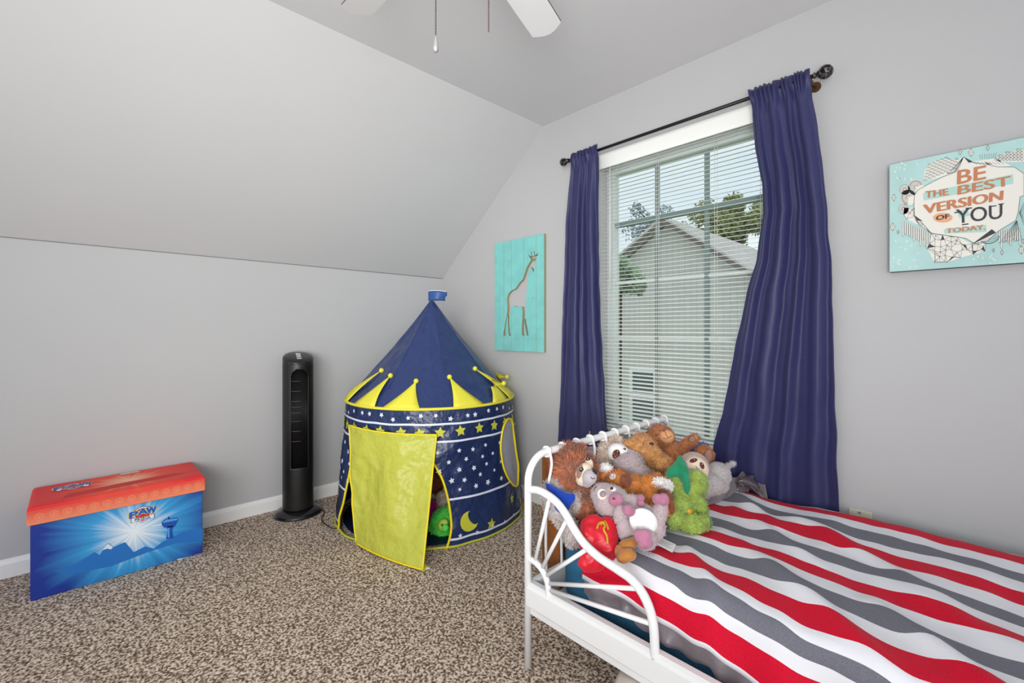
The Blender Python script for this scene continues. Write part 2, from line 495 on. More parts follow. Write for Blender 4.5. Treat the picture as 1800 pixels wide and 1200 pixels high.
# curtains
def curtain(label, left, right, pleats, seed):
    o = MB(); zt, zb = 2.158, 0.04; nu, nv = 150, 130
    sw = seed * 3.1
    def fn(u, v):
        z = zt + (zb - zt) * v
        xl, xr = interp(left, -z), interp(right, -z)
        wav = (0.55 * nz3(u * 3.3 + sw, z * 0.35) + 0.12 * nz3(u * 8 + sw, z * 0.9)) / pleats
        uu = u + wav
        x = xl + (xr - xl) * u
        amp = interp([(0, 0.010), (0.03, 0.012), (0.045, 0.008), (0.2, 0.020), (0.6, 0.022), (0.8, 0.014), (1, 0.014)], v)
        ph = 2 * math.pi * pleats * uu
        if v < 0.05:
            ph2 = 2 * math.pi * pleats * (2.3 * u + 0.25 * nz3(u * 6, sw, 0))
            f = v / 0.05
            yy = amp * (math.sin(ph) * f + 0.8 * math.sin(ph2) * (1 - f))
        else:
            yy = amp * (0.7 + 0.5 * nz3(u * 2.5, sw, z * 0.6)) * (math.sin(ph) + 0.3 * math.sin(2 * ph + sw + z) + 0.4 * nz3(u * 7 + sw, z * 1.3))
        base = interp([(0, RY - 0.004), (0.045, RY - 0.004), (0.08, RY), (0.5, -0.060), (0.75, -0.044), (1, -0.040)], v)
        if v < 0.03: base -= 0.008 * math.sin(math.pi * v / 0.03)
        y = base + yy + 0.004 * nz3(x * 12, z * 7, sw)
        z += 0.006 * nz3(x * 40, 1.3, sw) * (1 if v < 0.02 else 0)
        x += 0.004 * nz3(z * 9, sw, u * 3)
        return (x, min(y, -0.012), z)
    o.grid(fn, nu, nv)
    ob = o.build('curtain', M['navy'], None, solid=0.0025)
    tag(ob, label, 'curtain', 'navy curtains on the rod')
    return ob
N = lambda t_: [(-z, x) for z, x in t_]
curtain('narrower navy curtain hanging left of the blind, nearer the giraffe plaque',
        N([(2.16, 1.420), (2.08, 1.415), (1.8, 1.375), (1.4, 1.350), (1.19, 1.335), (0.8, 1.31), (0.42, 1.275), (0.04, 1.25)]),
        N([(2.16, 1.600), (2.08, 1.612), (1.9, 1.605), (1.6, 1.607), (1.19, 1.617), (0.9, 1.63), (0.47, 1.642), (0.04, 1.64)]), 3.4, 1)
curtain('wider navy curtain right of the blind, spreading out behind the bed',
        N([(2.16, 2.385), (2.08, 2.397), (1.9, 2.408), (1.75, 2.43), (1.62, 2.435), (1.42, 2.405), (1.3, 2.37), (0.95, 2.298), (0.75, 2.26), (0.607, 2.215), (0.04, 2.15)]),
        N([(2.16, 2.610), (2.05, 2.618), (1.8, 2.648), (1.39, 2.677), (1.0, 2.683), (0.6, 2.693), (0.45, 2.698), (0.04, 2.70)]), 4.6, 2)

# electrical outlet
o_ = thing('wall_outlet', (2.755, 0, 0.36), 'ivory outlet plate on the window wall just above the blanket edge', 'outlet')
b = MB(); b.box((2.722, -0.006, 0.32), (2.795, 0, 0.437)); b.build('cover_plate', M['ivory'], o_, bevel=0.004)
b = MB(); b.tube([(2.757, -0.009, 0.428), (2.757, -0.004, 0.428)], 0.004, 10); b.build('screw', M['pewter'], o_)
for zz in (0.36, 0.40):
    b = MB(); b.box((2.742, -0.009, zz - 0.014), (2.774, -0.004, zz + 0.014)); b.build('socket', M['ivory'], o_, bevel=0.003)

# ------------------------------------------------------------------ giraffe plaque (outline cut through teal planks)
gp = thing('plank_plaque', (0.9, 0, 0.98), 'teal plank wall plaque with a giraffe shape cut through it', 'wall art')
GX0, GX1, GZ0, GZ1 = 0.668, 1.142, 0.985, 1.743
# giraffe outline in the zoomed photo frame (x 146..572, y ~95..1100); mapped to plaque
def G(px, py):
    p = on_y(840 + px / 4.8, 390 + py / 4.8, -0.02)
    return (p.x, p.z)
gir = [(426,272),(440,284),(455,292),(452,262),(446,250),(454,250),(458,265),(462,288),(478,286),(474,262),(470,246),(478,246),(481,262),(484,283),(498,272),(507,256),(506,280),(497,305),(488,335),(484,372),(476,400),(472,425),(464,412),(456,392),(445,380),(438,392),(432,420),(422,470),(418,520),(414,560),(410,610),(408,700),(405,815),(412,860),(420,905),(428,955),(416,960),(405,915),(396,860),(391,818),(392,870),(393,925),(396,955),(380,962),(372,945),(372,890),(376,820),(379,760),(374,715),(355,712),(330,717),(305,708),(292,706),(284,745),(272,775),(265,815),(266,870),(270,925),(280,958),(268,965),(258,930),(256,870),(252,815),(248,790),(244,830),(236,880),(232,925),(236,958),(218,962),(216,938),(226,890),(236,830),(246,780),(250,740),(250,700),(246,650),(252,620),(270,590),(290,575),(318,562),(345,520),(378,485),(395,440),(410,390),(432,350),(450,320),(440,300)]
gir = [G(x, y) for x, y in gir]
def plank_mesh():
    cu = bpy.data.curves.new('g', 'CURVE'); cu.dimensions = '2D'; cu.fill_mode = 'BOTH'; cu.extrude = 0.0095
    for pts in ([(GX0, GZ0), (GX1, GZ0), (GX1, GZ1), (GX0, GZ1)], gir):
        sp = cu.splines.new('POLY'); sp.points.add(len(pts) - 1)
        for p, (x, z) in zip(sp.points, pts): p.co = (x, z, 0, 1)
        sp.use_cyclic_u = True
    o = bpy.data.objects.new('g', cu); COL.objects.link(o)
    dg = bpy.context.evaluated_depsgraph_get(); dg.update()
    me = bpy.data.meshes.new_from_object(o.evaluated_get(dg))
    mb = MB()
    n0 = 0
    for v in me.vertices: mb.v.append(Vector((v.co.x, -0.0115 - v.co.z, v.co.y)))
    for p in me.polygons: mb.face(p.vertices, 0 if abs(p.normal.z) > 0.5 else 1)
    bpy.data.objects.remove(o); bpy.data.curves.remove(cu); bpy.data.meshes.remove(me)
    return mb
b = plank_mesh()
b.build('plank_panel', [M['teal'], M['wood_edge']], gp)
b = MB()
for px in (221, 282, 388, 493):
    x = G(px, 600)[0]
    segs = [(GZ0 + 0.002, GZ1 - 0.002)]
    zs = [GZ0 + 0.002 + k * (GZ1 - GZ0 - 0.004) / 120 for k in range(121)]
    run = None
    for z in zs + [None]:
        ok = z is not None and not in_poly(x, z, gir) and not in_poly(x + 0.004, z, gir) and not in_poly(x - 0.004, z, gir)
        if ok and run is None: run = z
        if not ok and run is not None:
            b.box((x - 0.0009, -0.0216, run), (x + 0.0009, -0.0208, last)); run = None
        if ok: last = z
b.build('plank_gap', M['wood_edge'], gp)
b = MB()
for py0, zz in ((1, 1.605), (2, 1.335), (3, 1.07)):
    for k in range(12):
        x = GX0 + 0.022 + k * (GX1 - GX0 - 0.044) / 11
        if in_poly(x, zz, gir): continue
        b = MB(); b.tube([(x, -0.0218, zz), (x, -0.0205, zz)], 0.0018, 8); b.build('nail', M['hole'], gp)
b = MB(); b.box((GX0 + 0.01, -0.0022, 1.58), (GX1 - 0.01, 0, 1.60)); b.build('hanging_batten', M['wood_edge'], gp)

# ------------------------------------------------------------------ quote canvas
cv = thing('wall_canvas', (3.17, 0, 1.34), 'aqua canvas with hand-lettered words and a cream doodle-edged medallion', 'wall art')
CX0, CX1, CZ0, CZ1, CYF = 2.848, 3.222, 1.338, 1.729, -0.035
b = MB(); b.box((CX0, CYF, CZ0), (CX1, 0, CZ1)); 
for i in range(len(b.f)):
    b.m[i] = 1
b.m[2] = 0
b.build('canvas_panel', [M['canvas'], M['canvas_edge']], cv, bevel=0.0015)
# the print: everything read from the zoomed crop (1540,230)-(1800,500), scale 4.446
def Cn(px, py, lift=1):
    p = on_y(1540 + px / 4.446, 230 + py / 4.446, CYF)
    return Vector((p.x, CYF - 0.0005 * lift, p.z))
b = MB()
med = [(295,600),(300,500),(330,460),(440,400),(520,360),(615,325),(655,260),(685,203),(740,245),(860,262),(950,282),(1080,282),(1156,335),(1156,505),(1125,515),(1110,640),(1090,700),(960,780),(870,860),(770,880),(700,838),(520,812),(430,798),(370,730),(300,660)]
b.poly([Cn(x, y, 1) for x, y in med], 0)
b.build('cream_medallion', M['cream'], cv)
tb = MB()   # bands and lettering
tb.poly([Cn(*p, 2) for p in ((368,487),(1070,338),(1072,412),(372,545))], 0)
tb.poly([Cn(*p, 2) for p in ((530,770),(860,733),(862,790),(536,803))], 0)
tb.poly([Cn(*p, 2) for p in ((640,640),(700,610),(740,660),(650,680))], 0)
tb.build('colour_band', M['aqua2'], cv)
b = MB(); b.poly([Cn(522 + 76*math.cos(a*math.pi/16), 678 + 38*math.sin(a*math.pi/16), 2) for a in range(32)]); b.build('word_oval', M['peach'], cv)
def quadfn(q, base):
    """q: corner px (ll, lr, ur, ul) -> surface function on u,v in 0..1"""
    def f(u, v, k=0):
        x = (1-v)*((1-u)*q[0][0]+u*q[1][0]) + v*((1-u)*q[3][0]+u*q[2][0])
        y = (1-v)*((1-u)*q[0][1]+u*q[1][1]) + v*((1-u)*q[3][1]+u*q[2][1])
        return Cn(x, y, base + 0.25 * k)
    return f
b = MB()
for word, q, bd in (('BE', ((636,418),(856,374),(858,270),(640,312)), 0.02),
                    ('VERSION', ((378,650),(985,540),(990,466),(372,578)), 0.012)):
    put_text(b, word, quadfn(q, 3), 0, 0, 1, 1, 0, bd)
for word, q, bd in (('THE', ((384,525),(565,500),(560,450),(388,474)), 0.025), ('BEST', ((640,500),(1050,425),(1046,352),(644,430)), 0.014),
                    ('TODAY.', ((548,800),(855,770),(850,732),(552,764)), 0.012)):
    put_text(b, word, quadfn(q, 3), 0, 0, 1, 1, 0, bd)
for word, q, bd in (('OF', ((470,700),(572,682),(570,648),(472,664)), 0.03), ('YOU', ((630,725),(985,684),(985,572),(625,616)), 0.006)):
    put_text(b, word, quadfn(q, 3), 0, 0, 1, 1, 2, bd)
for p0, p1, wd in (((612,640),(668,630),9), ((700,606),(750,602),9), ((672,733),(722,727),9), ((902,590),(940,585),8), ((955,575),(998,569),8)):
    a, c = Vector(p0), Vector(p1); d = Vector((0, wd/2))
    b.poly([Cn(*(a-d), 3), Cn(*(c-d), 3), Cn(*(c+d), 3), Cn(*(a+d), 3)], 2)
b.build('lettering', [M['copper'], M['peach'], M['ink']], cv)
# line doodles around the medallion
dl = MB(); dw = MB()
def pl(pts, wd=2.2, lift=2.4):
    for (x0, y0), (x1, y1) in zip(pts, pts[1:]):
        d = Vector((-(y1-y0), x1-x0)); 
        if d.length < 1e-6: continue
        d = d.normalized() * wd / 2
        dl.poly([Cn(x0-d.x, y0-d.y, lift), Cn(x1-d.x, y1-d.y, lift), Cn(x1+d.x, y1+d.y, lift), Cn(x0+d.x, y0+d.y, lift)])
def arc(cx, cy, r, a0, a1, k=9, wd=2.2):
    pl([(cx + r*math.cos(math.radians(a0+(a1-a0)*i/k)), cy + r*math.sin(math.radians(a0+(a1-a0)*i/k))) for i in range(k+1)], wd)
rd = random.Random(3)
pl(med + [med[0]], 3)
dw.poly([Cn(x, y, 0.6) for x, y in ((370,390),(380,310),(430,245),(530,215),(640,225),(690,203),(650,270),(600,325),(480,370))])
for row in range(7):
    for k in range(9):
        x = 385 + k*32 + row*7; y = 370 - row*24 - k*13 + 20
        if in_poly(x, y, [(365,395),(380,310),(430,250),(530,215),(650,225),(600,325),(470,372)]):
            for r in (8, 14): arc(x, y, r, 180, 360, 6, 1.8)
for cx, cy, R_ in ((310, 440, 62), (250, 520, 62), (215, 610, 40), (225, 460, 40)):
    dw.poly([Cn(cx + R_*math.cos(i*math.pi/12), cy + R_*math.sin(i*math.pi/12), 0.5) for i in range(24)])
    for r in range(12, R_ + 1, 9): arc(cx, cy, r, 90, 340, 12, 2.0 if r % 4 else 4)
tri = [(430,800),(520,812),(640,830),(750,880),(858,875),(850,940),(760,965),(660,990),(560,1025),(455,1028),(400,915)]
dw.poly([Cn(x, y, 0.5) for x, y in tri])
pts = [(x + rd.uniform(-12,12), y + rd.uniform(-12,12)) for x in range(415, 860, 42) for y in range(815, 1030, 40)]
pts = [p for p in pts if in_poly(p[0], p[1], tri)] + tri
for i, p in enumerate(pts):
    near = sorted(pts, key=lambda q: (q[0]-p[0])**2 + (q[1]-p[1])**2)[1:5]
    for q in near: pl([p, q], 1.9)
    if i % 7 == 0 and len(near) > 1: dl.poly([Cn(*p, 2.2), Cn(*near[0], 2.2), Cn(*near[1], 2.2)])
tri2 = [(220,600),(300,600),(300,665),(370,730),(425,798),(340,740),(240,690),(215,650)]
dw.poly([Cn(x, y, 0.5) for x, y in tri2])
pts = tri2 + [(265,640),(310,700),(285,612)]
for p in pts:
    for q in sorted(pts, key=lambda q: (q[0]-p[0])**2 + (q[1]-p[1])**2)[1:4]: pl([p, q], 1.9)
dl.poly([Cn(x, y, 2.2) for x, y in ((300,660),(365,705),(320,700))])
for x0, n_, y0, rot in ((205, 13, 700, 0), (960, 10, 780, 0)):
    for k in range(n_):
        x = x0 + k * 17; top = y0 + (k * 8 if x0 < 500 else -k * 3); ln = rd.uniform(70, 150)
        x2 = x + (0 if x0 < 500 else (k - 4) * 1.0)
        dw.poly([Cn(x, top, 0.6), Cn(x+13, top+3, 0.6), Cn(x2+13, top+ln, 0.6), Cn(x2+6, top+ln+8, 0.6), Cn(x2, top+ln-2, 0.6)])
        pl([(x, top), (x2, top+ln-2), (x2+6, top+ln+8), (x2+13, top+ln), (x+13, top+3)], 1.8)
for k in range(9): pl([(1100, 700), (965 + k*22, 880 - k*3)], 1.8); pl([(1120,640), (1156, 560 + k*22)], 1.8)
hx = [(930,215),(1000,180),(1060,160),(1130,140),(1156,140),(1156,240),(1080,245),(960,240)]
dw.poly([Cn(x, y, 0.5) for x, y in hx]); 
dw.poly([Cn(x, y, 0.5) for x, y in ((755,240),(860,225),(930,215),(1060,275),(950,282),(860,262))])
for x in range(940, 1156, 28):
    for y in range(150, 245, 24):
        if in_poly(x, y, hx): pl([(x-14,y),(x-4,y-11),(x+12,y-9),(x+14,y+3),(x,y+12),(x-14,y)], 1.9); pl([(x-4,y-11),(x,y+12)], 1.6)
for k in range(8): pl([(820 + k*15, 222 - k), (808 + k*19, 185 - k*2)], 1.9); pl([(760+k*30, 242), (790+k*30, 262)], 1.9)
dl.poly([Cn(x, y, 2.2) for x, y in ((685,203),(755,240),(725,250))]); dl.poly([Cn(x, y, 2.2) for x, y in ((740,892),(905,768),(938,795))])
dl.poly([Cn(x, y, 2.2) for x, y in ((548,328),(618,322),(560,334))]); dl.poly([Cn(x, y, 2.2) for x, y in ((845,240),(905,262),(870,262))])
for k in range(6): pl([(685,203), (575 + k*12, 320)], 2)
for k in range(4): arc(880, 790, 90 - k*14, 20, 130, 8, 2 if k else 5)
for x, y, r in ((140,522,22),(658,165,18),(742,168,26),(874,132,17),(130,750,24),(173,790,12),(917,932,12),(985,950,16),(1135,930,26),(1150,862,14)):
    dw.poly([Cn(x-r*.8,y,1), Cn(x,y-r*1.3,1), Cn(x+r*.8,y,1), Cn(x,y+r*1.3,1)])
    pl([(x-r*.8,y),(x,y-r*1.3),(x+r*.8,y),(x,y+r*1.3),(x-r*.8,y)], 2); pl([(x,y-r*1.3),(x,y+r*1.3)], 1.6); pl([(x-r*.8,y),(x+r*.8,y)], 1.6)
for x, y in [(rd.uniform(120,360), rd.uniform(230,400)) for _ in range(14)] + [(rd.uniform(120,330), rd.uniform(860,1085)) for _ in range(16)] + [(rd.uniform(720,940), rd.uniform(960,1040)) for _ in range(8)]:
    r = rd.uniform(8, 13); a = rd.uniform(0, 6)
    dw.poly([Cn(x + r*math.cos(a+q), y + r*math.sin(a+q), 1) for q in (0, 2.1, 3.9)])
dw.build('doodle_fill', M['cream'], cv); dl.build('doodle_line', M['ink'], cv)

# ------------------------------------------------------------------ ceiling fan
fc = Vector((2.228, -1.515, 2.15))
cf = thing('ceiling_fan', (fc.x, fc.y, 2.44), 'white ceiling fan with worn blade edges and two pull chains', 'ceiling fan')
b = MB(); b.lathe((fc.x, fc.y, 0), [(0.012, 2.30), (0.02, 2.37), (0.06, 2.41), (0.065, 2.44)], 24); b.build('canopy', M['fan_white'], cf)
b = MB(); b.tube([(fc.x, fc.y, 2.27), (fc.x, fc.y, 2.38)], 0.011, 12); b.build('downrod', M['fan_white'], cf)
b = MB(); b.lathe((fc.x, fc.y, 0), [(0.03, 2.085), (0.06, 2.09), (0.07, 2.12), (0.105, 2.14), (0.12, 2.17), (0.12, 2.22), (0.09, 2.26), (0.02, 2.275)], 32); b.build('motor_housing', M['fan_white'], cf)
b = MB(); b.lathe((fc.x, fc.y, 0), [(0.012, 2.035), (0.04, 2.045), (0.055, 2.07), (0.05, 2.088)], 28); b.build('switch_housing', M['fan_white'], cf)
for k in range(5):
    a = math.radians(109.0 + 72 * k)
    d = Vector((math.cos(a), math.sin(a), 0)); s_ = Vector((-math.sin(a), math.cos(a), 0)); s_ = (s_ + UP * -0.2).normalized()
    out = []
    for r, hw in ((0.17, 0.040), (0.25, 0.048), (0.40, 0.052), (0.528, 0.053)): out.append((r, -hw))
    for q in range(1, 6): out.append((0.528 + 0.026 * math.sin(q * math.pi / 6), -0.053 + 0.106 * q / 6))
    for r, hw in ((0.528, 0.053), (0.40, 0.052), (0.25, 0.048), (0.17, 0.040)): out.append((r, hw))
    b = MB(); b.prism([fc + d * r + s_ * h for r, h in out], UP * 0.006, 0, 1)
    bo = b.build('blade', [M['fan_white'], M['fan_edge']], cf)
    b = MB(); b.tube([fc + d * 0.10 + UP * 0.005, fc + d * 0.15 + UP * 0.01, fc + d * 0.20 + UP * 0.009], 0.012, 8); b.box(fc + d*0.19 - Vector((.012,.012,-0.007)), fc + d*0.19 + Vector((.012,.012,0.012))); b.build('blade_iron', M['fan_white'], bo)
def chain(px, ptop, pbot, D):
    a = at(px, pbot, D); mb = MB(); z = a.z
    while z < 2.07: mb.sphere((a.x, a.y, z), 0.0021, seg=6, rings=4); z += 0.0048
    mb.tube([(a.x, a.y, a.z), (a.x, a.y, 2.07)], 0.0005, 4)
    return mb, a
mb, a = chain(766, 0, 62, 1.10); ch = mb.build('pull_chain', M['brass'], cf)
b = MB(); b.lathe((a.x, a.y, a.z), [(0.0015, 0.001), (0.003, -0.006), (0.0072, -0.030), (0.0068, -0.036), (0.004, -0.0405), (0.001, -0.042)], 20); b.build('chain_pendant', M['pewter'], ch)
mb, a = chain(859, 0, 55, 1.10); mb.build('pull_chain', M['brass'], cf)

M['rib'] = mat('gray_rib_plastic', (96, 94, 92), 0.4)
# ------------------------------------------------------------------ tower fan
fx, fy = 0.157, -1.186
tf = thing('tower_fan', (fx, fy, 0), 'tall black tower fan on a round base against the left wall', 'fan')
b = MB(); b.lathe((fx, fy, 0), [(0.125, 0.0), (0.138, 0.004), (0.138, 0.012), (0.125, 0.024), (0.095, 0.034), (0.078, 0.040), (0.0, 0.04)], 40); b.build('base', M['black_gloss'], tf)
fdir = Vector((CAM.x - fx, CAM.y - fy, 0)).normalized(); fdir = (Matrix.Rotation(math.radians(6), 3, 'Z') @ fdir); fa = math.atan2(fdir.y, fdir.x)
# shell with a tall arched opening in front
Rb = 0.086
b = MB()
def arch_open(th, z):   # th in deg from the front, True inside the opening
    if z < 0.30 or z > 0.89: return False
    hw = 33
    if z > 0.835: hw = 33 * math.sqrt(max(0, 1 - ((z - 0.835) / 0.055) ** 2))
    return abs(th) < hw
def shell(u, v):
    th = fa + (u - 0.5) * 2 * math.pi; z = 0.04 + 0.885 * v
    return (fx + Rb * math.cos(th), fy + Rb * math.sin(th), z)
b.grid(shell, 120, 120, skip=lambda u, v: arch_open((u - 0.5) * 360, 0.04 + 0.885 * v))
b.build('housing', M['black'], tf, solid=0.003)
def tilt_cap(p):
    d = (p - Vector((fx, fy, 0))).dot(fdir)
    k = max(0, min(1, (p.z - 0.925) / 0.03))
    return p - UP * (k * 0.028 * (d / Rb)) 
b = MB(); b.lathe((fx, fy, 0), [(Rb + 0.0015, 0.915), (Rb + 0.0015, 0.925), (Rb + 0.001, 0.957), (0.080, 0.966), (0.062, 0.971), (0.03, 0.974), (0.001, 0.975)], 40)
b.v = [tilt_cap(p) for p in b.v]
b.build('top_cap', M['black_gloss'], tf)
for k in range(4):
    p = Vector((fx, fy, 0)) + fdir * (0.055 - k * 0.022); sd = Vector((-fdir.y, fdir.x, 0)) * 0.013
    z = interp([(0, 0.976), (0.03, 0.975), (0.06, 0.972)], abs(0.055 - k * 0.022))
    b = MB(); b.prism([tilt_cap(q + UP * z) for q in (p - sd + fdir*0.005, p + sd + fdir*0.005, p + sd - fdir*0.005, p - sd - fdir*0.005)], (0, 0, 0.004))
    b.build('button', M['silver'], tf, bevel=0.001)
b = MB()   # inside louvre drum and ribs
b.lathe((fx, fy, 0), [(0.066, 0.28), (0.066, 0.90)], 32)
b.build('louvre_drum', M['black_matt'], tf)
b = MB()
for k in range(15):
    th = fa + math.radians(-33 + k * 66 / 14); rr = Rb - 0.006
    zt = 0.832 + 0.052 * math.sqrt(max(0, 1 - ((-33 + k * 66 / 14) / 33.5) ** 2))
    p = Vector((fx + rr * math.cos(th), fy + rr * math.sin(th), 0))
    b.tube([p + UP * 0.30, p + UP * zt], 0.0016, 5)
b.build('vertical_grille', M['black'], tf)
b = MB()
for z in (0.46, 0.52, 0.58, 0.63, 0.665, 0.70, 0.76, 0.82):
    b = MB(); b.tube([(fx + (Rb - 0.002) * math.cos(fa + math.radians(t_)), fy + (Rb - 0.002) * math.sin(fa + math.radians(t_)), z) for t_ in range(-32, 8, 4)], 0.0013, 5); b.build('cross_rib', M['rib'], tf)
b = MB(); b.tube(smooth_path([(fx + 0.10, fy + 0.09, 0.02), (0.27, -1.07, 0.008), on_z(566, 915, 0.006), on_z(585, 928, 0.006), on_z(600, 925, 0.006)]), 0.003, 6)
b.build('power_cord', M['black'], tf)

# ------------------------------------------------------------------ storage box
sb = thing('storage_box', (0.19, -2.01, 0), 'blue fabric toy box with red printed lid beside the tower fan, against the wall', 'toy box')
BX0, BX1, BY0, BY1 = 0.025, 0.348, -2.312, -1.712
def burst_mat(name, centre, c_in, c_mid, c_out, rays, r1, c_ray):
    """printed sun-burst artwork: rays around a point of the panel"""
    m = bpy.data.materials.new(name); m.use_nodes = True
    n = m.node_tree; b_ = n.nodes['Principled BSDF']; b_.inputs['Roughness'].default_value = 0.5
    t_ = n.nodes.new('ShaderNodeTexCoord'); sx = n.nodes.new('ShaderNodeSeparateXYZ')
    mp_ = n.nodes.new('ShaderNodeMapping'); mp_.inputs['Location'].default_value = tuple(-c for c in centre)
    n.links.new(t_.outputs['Object'], mp_.inputs['Vector']); n.links.new(mp_.outputs['Vector'], sx.inputs['Vector'])
    second = 'Z' if centre[2] else 'X'
    at2 = n.nodes.new('ShaderNodeMath'); at2.operation = 'ARCTAN2'
    n.links.new(sx.outputs[second], at2.inputs[0]); n.links.new(sx.outputs['Y'], at2.inputs[1])
    cb = n.nodes.new('ShaderNodeCombineXYZ'); ml = n.nodes.new('ShaderNodeMath'); ml.operation = 'MULTIPLY'; ml.inputs[1].default_value = rays
    n.links.new(at2.outputs[0], ml.inputs[0]); n.links.new(ml.outputs[0], cb.inputs['X'])
    no = n.nodes.new('ShaderNodeTexNoise'); no.inputs['Scale'].default_value = 1.0; no.inputs['Detail'].default_value = 3
    n.links.new(cb.outputs[0], no.inputs['Vector'])
    c2 = n.nodes.new('ShaderNodeCombineXYZ'); n.links.new(sx.outputs['Y'], c2.inputs['X']); n.links.new(sx.outputs[second], c2.inputs['Y'])
    ln = n.nodes.new('ShaderNodeVectorMath'); ln.operation = 'LENGTH'; n.links.new(c2.outputs[0], ln.inputs[0])
    mr = n.nodes.new('ShaderNodeMapRange'); mr.inputs['From Max'].default_value = r1; n.links.new(ln.outputs['Value'], mr.inputs['Value'])
    sub = n.nodes.new('ShaderNodeMath'); sub.operation = 'MULTIPLY_ADD'; sub.inputs[1].default_value = -0.75; 
    n.links.new(no.outputs['Fac'], sub.inputs[0]); n.links.new(mr.outputs[0], sub.inputs[2])
    ad = n.nodes.new('ShaderNodeMath'); ad.operation = 'ADD'; ad.inputs[1].default_value = 0.38; n.links.new(sub.outputs[0], ad.inputs[0])
    r = n.nodes.new('ShaderNodeValToRGB'); e = r.color_ramp.elements
    e[0].position = 0.05; e[0].color = lin(c_in); e[1].position = 0.95; e[1].color = lin(c_out); k = e.new(0.45); k.color = lin(c_mid)
    n.links.new(ad.outputs[0], r.inputs['Fac']); n.links.new(r.outputs['Color'], b_.inputs['Base Color'])
    bp = n.nodes.new('ShaderNodeBump'); bp.inputs['Strength'].default_value = 0.15; nn = n.nodes.new('ShaderNodeTexNoise'); nn.inputs['Scale'].default_value = 300
    n.links.new(t_.outputs['Object'], nn.inputs['Vector']); n.links.new(nn.outputs['Fac'], bp.inputs['Height']); n.links.new(bp.outputs['Normal'], b_.inputs['Normal'])
    return m
mfront = burst_mat('blue_burst_print', (0, 0.03, 0.19), (238, 246, 252), (52, 160, 222), (8, 48, 150), 5.0, 0.33, None)
mlid = burst_mat('red_burst_print', (0, 0.02, 0), (250, 190, 150), (236, 72, 48), (224, 32, 34), 4.0, 0.30, None)
def grad_mat(name, c0, c1, z0, z1):
    m = bpy.data.materials.new(name); m.use_nodes = True; n = m.node_tree; b_ = n.nodes['Principled BSDF']; b_.inputs['Roughness'].default_value = 0.5
    t_ = n.nodes.new('ShaderNodeTexCoord'); sx = n.nodes.new('ShaderNodeSeparateXYZ'); mr = n.nodes.new('ShaderNodeMapRange')
    mr.inputs['From Min'].default_value = z0; mr.inputs['From Max'].default_value = z1
    r = n.nodes.new('ShaderNodeValToRGB'); r.color_ramp.elements[0].color = lin(c0); r.color_ramp.elements[1].color = lin(c1)
    n.links.new(t_.outputs['Object'], sx.inputs[0]); n.links.new(sx.outputs['Z'], mr.inputs['Value']); n.links.new(mr.outputs[0], r.inputs['Fac']); n.links.new(r.outputs['Color'], b_.inputs['Base Color'])
    return m
medge = grad_mat('orange_edge_print', (244, 144, 104), (232, 52, 42), 0.318, 0.385)
mside = mat('blue_box_cloth', (10, 52, 150), 0.55)
b = MB(); b.box((BX0, BY0, 0), (BX1, BY1, 0.325), 1)
b.m[3] = 0
b.build('box_body', [mfront, mside], sb, bevel=0.003)
b = MB(); x0, x1, y0, y1 = BX0 - 0.012, 0.357, BY0 - 0.01, BY1 + 0.01
n0 = 0
ring = lambda i, z: [(x0+i, y0+i, z), (x1-i, y0+i, z), (x1-i, y1-i, z), (x0+i, y1-i, z)]
layers = [ring(0, 0.316), ring(0.0, 0.378), ring(0.006, 0.389), ring(0.016, 0.393)]
for L in layers: b.v += [Vector(p) for p in L]
for l in range(3):
    for j in range(4):
        b.face((l*4+j, l*4+(j+1) % 4, l*4+4+(j+1) % 4, l*4+4+j), 1 if l < 1 else 0)
b.face((12, 13, 14, 15), 0); b.face((3, 2, 1, 0), 1)
b.build('box_lid', [mlid, medge], sb, bevel=0.004, bseg=3)
# print on the front: logo shield, words, tower, hills (the cartoon figures are left out)
def Fp(px, py, l=1):   # photo pixel on the front panel
    p = on_x(px, py, BX1); return Vector((BX1 + 0.0006 * l + 0.0004, p.y, p.z))
def logo(fn, parent, tilt=0):
    """shield with two words; fn(u,v,l) with u -1..1, v -1..1"""
    mb = MB()
    sh = [(-0.62,0.62),(-0.3,0.86),(0,0.95),(0.3,0.86),(0.62,0.62),(0.72,0.0),(0.45,-0.6),(0,-1.0),(-0.45,-0.6),(-0.72,0.0)]
    mb.poly([fn(x*1.12, y*1.1, 1) for x, y in sh], 1); mb.poly([fn(x*1.03, y*1.03, 2) for x, y in sh], 0); mb.poly([fn(x*0.9, y*0.9, 3) for x, y in sh], 2)
    for w_, u, v, ww, hh in (('P', -1.0, -0.12, 0.6, 0.72), ('A', -0.36, -0.02, 0.72, 0.72), ('W', 0.30, -0.02, 0.75, 0.76)):
        for mi, grow, lf, bd in ((3, 0.0, 4, 0.13), (4, 0.0, 6, 0.055)):
            put_text(mb, w_, lambda a, c, k, lf=lf: fn(a, c + 0.12*(-abs(a)+0.4), lf + 0.2*k), u, v, ww, hh, mi, bd)
    bone = [(-0.78,-0.25),(-0.62,-0.34),(0.62,-0.34),(0.78,-0.22),(0.92,-0.36),(0.84,-0.52),(0.92,-0.7),(0.76,-0.82),(0.62,-0.68),(-0.62,-0.68),(-0.76,-0.82),(-0.92,-0.7),(-0.84,-0.52),(-0.92,-0.36)]
    mb.poly([fn(x*1.05, (y+0.5)*1.15-0.5, 7) for x, y in bone], 1); mb.poly([fn(x, y, 8) for x, y in bone], 0)
    put_text(mb, 'PATROL', lambda a, c, k: fn(a, c, 9 + 0.1*k), -0.6, -0.64, 1.2, 0.27, 1, 0.012)
    return mb
